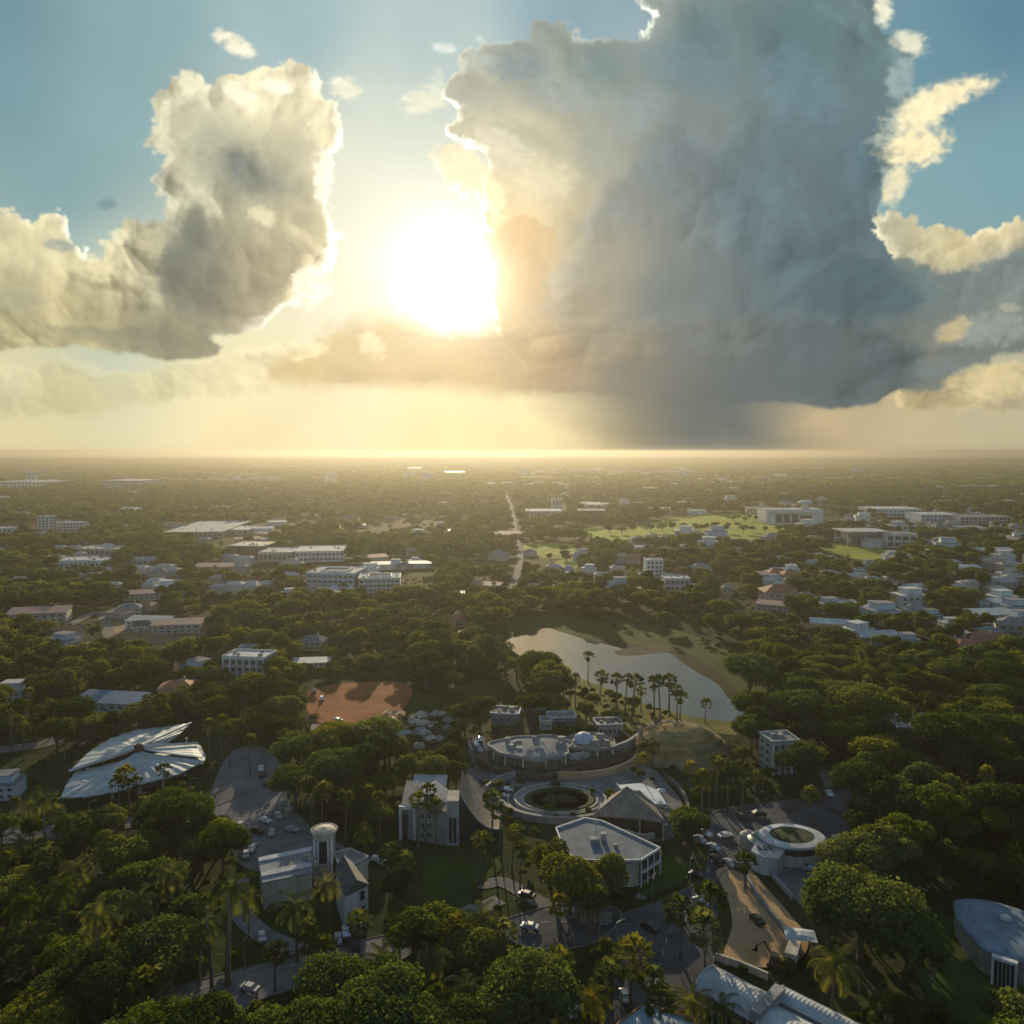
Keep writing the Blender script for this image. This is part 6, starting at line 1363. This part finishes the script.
for P_ in FOOT:
    a = np.array([(p[0], p[1]) for p in P_]); lo, hi = a.min(0)-8, a.max(0)+8; m = ok & (x > lo[0]) & (x < hi[0]) & (y > lo[1]) & (y < hi[1])
    if not m.any(): continue
    i = np.where(m)[0]; bad = inpoly_np(x[i], y[i], P_)
    for an in (0, 1.57, 3.14, 4.71): bad |= inpoly_np(x[i]+np.cos(an)*RAD[i]*.55, y[i]+np.sin(an)*RAD[i]*.55, P_)
    ok[i[bad]] = False
def projn(x, y, z):
    zc = y*math.cos(PITCH)-(z-H)*math.sin(PITCH); return 512+F*x/zc, 512-F*(y*math.sin(PITCH)+(z-H)*math.cos(PITCH))/zc, zc
for P_ in KEEP:
    a = np.array(P_); lo, hi = a.min(0), a.max(0)
    cx, cyy, zc = projn(x, y, HT*.6); rp = F*RAD/zc; rv_ = rp*.8*HT/(RAD*2)
    m = ok & (cx > lo[0]-rp) & (cx < hi[0]+rp) & (cyy > lo[1]-rv_) & (cyy < hi[1]+rv_); i = np.where(m)[0]
    if not len(i): continue
    # only trees standing in front of the thing can hide it
    by = projn(x[i], y[i], 0)[1]; cnt = np.zeros(len(i))
    for an in np.arange(8)*.785: cnt += inpoly_np(cx[i]+np.cos(an)*rp[i]*.8, cyy[i]+np.sin(an)*rv_[i]*.9, P_)
    cnt += 2*inpoly_np(cx[i], cyy[i], P_); bad = (cnt >= 1.5) & (by > lo[1]+(hi[1]-lo[1])*.3); ok[i[bad]] = False
for (tx, ty, tr, th) in TREES: ok &= ~(np.hypot(x-tx, y-ty) < 2.2)
# keep the view free next to the camera
ok &= y > 100
x, y, sc, rv, RAD, HT = [a[ok] for a in (x, y, sc, rv, RAD, HT)]
def broad(x_, y_, s_, i, rz, lod, sxy=1., look=None):
    me, tr, Rr, z1 = lod[i]
    if isinstance(tr, MB): tm = tr.build('trunk', bark); TRM = tm.data; bpy.data.objects.remove(tm); lod[i] = (me, TRM, Rr, z1); tr = TRM
    root = empty('broadleaf_tree', (x_, y_, 0), rz); add_obj('trunk', tr, root); c = add_obj('crown', me, root); root.scale = (s_*sxy, s_*sxy, s_)
    px, py = proj(x_, y_, 0); tag(root, None, 'tree', 'broadleaf trees of the park woodland')
    PLACED.append((root, look or (('spreading ' if i in (1, 3) else 'upright ' if i in (2, 5) else 'open crowned ' if i == 6 else 'rounded ')+('large' if s_*Rr > 7.2 else 'small' if s_*Rr < 4.6 else 'middle sized')+' leafy tree'), px, py)); return c
# named single trees of the photograph
for px, pt, pb, s_, i, look in ((296,760,812,.95,3,'big dense round dark tree'),(165,930,995,1.15,1,'broad flat topped leafy tree'),(530,955,1050,1.1,3,'huge dark spreading tree'),(390,985,1075,1.15,3,'huge speckled leafy tree'),(300,1000,1085,1.1,1,'huge reddish tinged leafy tree'),
    (860,900,965,1.35,3,'huge dark dense tree'),(905,920,985,1.2,0,'big dense dark tree'),(160,800,850,.95,0,'dome shaped green tree'),(750,655,705,1.5,3,'very large spreading tree'),(795,675,720,1.5,1,'very large spreading tree'),(870,690,745,1.5,3,'very large spreading tree'),(950,720,780,1.5,3,'very large spreading tree'),
    (720,745,775,.6,4,'small leafy tree on the slope edge'),(648,735,760,.55,4,'small leafy tree on the slope edge'),(570,870,915,1.05,0,'rounded dark leafy tree'),(610,858,905,.9,2,'leafy tree with bright top')):
    p = at(px, pb); broad(p.x, p.y, s_, i, rnd.uniform(0, 6.28), BROAD, 1., look); rr = BROAD[i][2]*s_*.6; k = np.hypot(x-p.x, y-p.y) > rr; x, y, sc, rv, RAD, HT = [a[k] for a in (x, y, sc, rv, RAD, HT)]
for px, pb, s_, lod in ((650,532,1.,MID),(672,530,.9,MID),(690,533,1.1,MID),(705,528,.8,MID),(735,522,.8,FARM),(728,520,.7,FARM),(742,533,1.,MID),(610,534,1.,FARM),(563,553,.9,MID),(551,562,.8,FARM),(565,560,.8,MID)):
    p = at(px, pb)
    for i in range(len(lod)):
        c = broad(p.x+i*16, p.y+rnd.uniform(-9, 9), s_*rnd.uniform(.7, 1.), i, rnd.uniform(0, 6.28), lod, 1., 'dark tree standing out against the bright grass'); lod[i] = (*lod[i][:4],)
dist = np.hypot(x, y); 
psz = RAD/np.hypot(dist, H)*(np.abs(x) < y*.66+8); order = np.argsort(-psz); NI = 230; near_i = order[:NI]; rest = np.ones(len(x), bool); rest[near_i] = False
for k in near_i: broad(float(x[k]), float(y[k]), float(sc[k]*rnd.uniform(.92, 1.08)), int(rv[k]*len(BROAD)) % len(BROAD), rnd.uniform(0, 6.28), BROAD)
# extra palms mixed into the nearer woods
cand = np.where(rest & (dist < 560) & (dist > 150))[0]; r2 = np.random.RandomState(8); pick = r2.choice(cand, min(130, len(cand)), replace=False)
for k in pick:
    px, py = proj(float(x[k]), float(y[k]), 0)
    if -40 < px < 1064: put_palm(float(x[k])+2, float(y[k])-3, float(r2.uniform(9, 15)), 'fan' if r2.rand() < .75 else 'feather', float(r2.uniform(.9, 1.3)), px, py)
# planted shrubs about the plaza and slope
r3 = random.Random(31)
for k in range(64):
    px, py = (r3.uniform(478, 690), r3.uniform(760, 838)) if k < 44 else (r3.uniform(560, 740), r3.uniform(690, 760)); p = at(px, py); i = k % 4
    if py < 760 and any(inpoly(p.x, p.y, q_) for q_ in FOOT): continue
    s_ = r3.uniform(.14, .3); c = add_obj('shrub', MID[i][0]); c.location = (p.x, p.y, -.2*s_); c.rotation_euler = (0, 0, r3.uniform(0, 6.28)); c.scale = (s_, s_, s_); tag(c, None, 'shrub', 'planted shrubs about the plaza'); PLACED.append((c, 'small rounded shrub', px, py))
# ---- the rest of the wood: one body of trees beyond counting
def woodland():
    q0 = np.random.RandomState(77); n0 = 9000; sy = 95+640*q0.rand(n0)**.8; sx = (q0.rand(n0)*2-1)*(sy*.74+20); kk = fbm(sx/25, sy/25, 31, 3) > .42; sx, sy = sx[kk], sy[kk]
    for P_ in FOOT:
        a = np.array([(p[0], p[1]) for p in P_])
        if len(P_) > 60 and a[:, 1].mean() > 300: pass
        b_ = inpoly_np(sx, sy, P_)
        for an in (0, 1.57, 3.14, 4.71): b_ |= inpoly_np(sx+np.cos(an)*1.6, sy+np.sin(an)*1.6, P_)
        sx, sy = sx[~b_], sy[~b_]
    import itertools
    # far canopy clumps to 9 km
    q = np.random.RandomState(12); fx, fy = [], []; sp = 46.
    yy = np.concatenate([np.arange(2280, 6500, sp), np.arange(6500, 11000, 75)])
    for Y in yy:
        n = int(Y*1.5/sp); X = (np.arange(n)-n/2+q.uniform(-.4, .4, n))*sp; fx.append(X); fy.append(np.full(n, Y)+q.uniform(-.4, .4, n)*sp)
    fx = np.concatenate(fx); fy = np.concatenate(fy); k = fbm(fx/420, fy/420, 13, 4) > .38; fx, fy = fx[k], fy[k]
    for P_ in KEEP:
        a = np.array(P_); lo, hi = a.min(0), a.max(0)
        if lo[1] > 505: continue
        cx, cyy, zc = projn(fx, fy, 9.); bad = (cx > lo[0]-2) & (cx < hi[0]+2) & (cyy > lo[1]-.5) & (cyy < hi[1]+2.2); fx, fy = fx[~bad], fy[~bad]
    V, Fq, _ = None, None, None; vs, fs, off = [], [], 0
    for j in range(9):
        v, f, l = crown_np(200+j, 9.5, 0, 13+q.uniform(-2, 3), 5, 46, 4.2, .7, .02); v = v+np.array([q.uniform(-20, 20), q.uniform(-20, 20), 0]); vs.append(v); fs.append(f+off); off += len(v)
    clump = np_mesh('crown', np.concatenate(vs), np.concatenate(fs), leafm)
    co = bpy.data.objects.new('far_tree_clump', clump); col.objects.link(co); co.location = at(40, 474); tag(co, 'clump of hazy trees in the far woodland', 'tree clump', kind='stuff')
    R_ = np.where(rest)[0]; d = dist[R_]; lod = np.where(d < 430, 0, np.where(d < 1150, 1, 2)); lod = np.where((d < 1500) & (r2.rand(len(d)) < .10), 4, lod)
    px_ = np.concatenate([x[R_], fx, sx]); py_ = np.concatenate([y[R_], fy, sy]); s_ = np.concatenate([sc[R_], q.uniform(.75, 1.3, len(fx))*(1+.6*(fy > 6500)), q.uniform(.1, .27, len(sx))]); ld = np.concatenate([lod, np.full(len(fx), 3), np.full(len(sx), 1)]); rr = np.concatenate([rv[R_], q.rand(len(fx)), q.rand(len(sx))])
    print('trees', len(R_), 'clumps', len(fx), 'lod', np.bincount(lod))
    me = bpy.data.meshes.new('woodland'); n = len(px_); me.vertices.add(n); me.vertices.foreach_set('co', np.stack([px_, py_, np.zeros(n)], 1).astype(np.float32).ravel())
    for nm, arr, ty in (('scl', s_, 'FLOAT'), ('rot', q.uniform(0, 6.28, n), 'FLOAT'), ('lod', ld, 'INT'), ('pick', (rr*997).astype(int), 'INT')):
        a = me.attributes.new(nm, ty, 'POINT'); a.data.foreach_set('value', arr.astype(np.float32 if ty == 'FLOAT' else np.int32))
    o = bpy.data.objects.new('woodland', me); col.objects.link(o); tag(o, 'unbroken dark green woodland spreading to the horizon', 'woodland', kind='stuff'); me.materials.append(leafm)
    ng = bpy.data.node_groups.new('woodland', 'GeometryNodeTree'); ng.interface.new_socket('Geometry', in_out='INPUT', socket_type='NodeSocketGeometry'); ng.interface.new_socket('Geometry', in_out='OUTPUT', socket_type='NodeSocketGeometry')
    N = ng.nodes.new; L = ng.links.new; gi = N('NodeGroupInput'); go = N('NodeGroupOutput'); jo = N('GeometryNodeJoinGeometry')
    def attr(nm, ty):
        a = N('GeometryNodeInputNamedAttribute'); a.data_type = ty; a.inputs['Name'].default_value = nm; return a.outputs['Attribute']
    # the crowns and trunks already standing in the scene are what is repeated
    def src(me): return next(ob for ob in col.objects if ob.data is me)
    sets = [[(src(b[0]), src(b[1])) for b in BROAD], [(src(b[0]), None) for b in MID], [(src(b[0]), None) for b in FARM], [(co, None)]]
    fans = [next(ob for ob in col.objects if ob.data is m_) for m_ in PALMH['fan'][:2]]+[next(ob for ob in col.objects if ob.data is PALMH['feather'][0])]; tk = src(PT[0][0]); sets.append([(f_, tk) for f_ in fans])
    for li, ss_ in enumerate(sets):
        cmpn = N('FunctionNodeCompare'); cmpn.data_type = 'INT'; cmpn.operation = 'EQUAL'; L(attr('lod', 'INT'), cmpn.inputs[2]); cmpn.inputs[3].default_value = li
        gj = N('GeometryNodeJoinGeometry') if len(ss_) > 1 else None
        outs = []
        for c_, t_ in ss_:
            a = N('GeometryNodeObjectInfo'); a.transform_space = 'ORIGINAL'; a.inputs['As Instance'].default_value = True; a.inputs[0].default_value = c_; g_ = a.outputs['Geometry']
            if t_ is not None:
                b = N('GeometryNodeObjectInfo'); b.transform_space = 'ORIGINAL'; b.inputs['As Instance'].default_value = True; b.inputs[0].default_value = t_
                tg = b.outputs['Geometry']
                if li == 4:
                    x1 = N('GeometryNodeTransform'); x1.inputs['Scale'].default_value = (1, 1, 12.5); L(tg, x1.inputs[0]); tg = x1.outputs[0]
                    x2 = N('GeometryNodeTransform'); x2.inputs['Translation'].default_value = (0, 0, 12.5); x2.inputs['Scale'].default_value = (1.35, 1.35, 1.35); L(g_, x2.inputs[0]); g_ = x2.outputs[0]
                j2 = N('GeometryNodeJoinGeometry'); L(g_, j2.inputs[0]); L(tg, j2.inputs[0]); gt = N('GeometryNodeGeometryToInstance'); L(j2.outputs[0], gt.inputs[0]); g_ = gt.outputs[0]
            outs.append(g_)
        if gj: [L(g_, gj.inputs[0]) for g_ in outs]
        ip = N('GeometryNodeInstanceOnPoints'); L(gi.outputs[0], ip.inputs['Points']); L(cmpn.outputs[0], ip.inputs['Selection']); L(gj.outputs[0] if gj else outs[0], ip.inputs['Instance'])
        if gj:
            ip.inputs['Pick Instance'].default_value = True; md = N('ShaderNodeMath'); md.operation = 'MODULO'; L(attr('pick', 'INT'), md.inputs[0]); md.inputs[1].default_value = len(ss_); L(md.outputs[0], ip.inputs['Instance Index'])
        cr = N('ShaderNodeCombineXYZ'); L(attr('rot', 'FLOAT'), cr.inputs[2]); L(cr.outputs[0], ip.inputs['Rotation']); L(attr('scl', 'FLOAT'), ip.inputs['Scale']); L(ip.outputs[0], jo.inputs[0])
    L(jo.outputs[0], go.inputs[0]); md = o.modifiers.new('woodland', 'NODES'); md.node_group = ng
woodland()
finish_labels()
# ------------------------------------------------------------------ evening haze
def haze():
    m = bpy.data.materials.new('haze'); m.use_nodes = True; nt = m.node_tree; nt.nodes.clear()
    v = nt.nodes.new('ShaderNodeVolumePrincipled'); v.inputs['Color'].default_value = (.30, .29, .245, 1); v.inputs['Density'].default_value = HAZE_D; v.inputs['Anisotropy'].default_value = HAZE_G
    o = nt.nodes.new('ShaderNodeOutputMaterial'); nt.links.new(v.outputs[0], o.inputs['Volume']); m.cycles.homogeneous_volume = True
    b = MB().box(-24000, -2600, -1, 24000, 24000, H+6).build('haze', m); tag(b, 'thin warm evening haze over the whole plain', 'haze', kind='stuff')
haze()
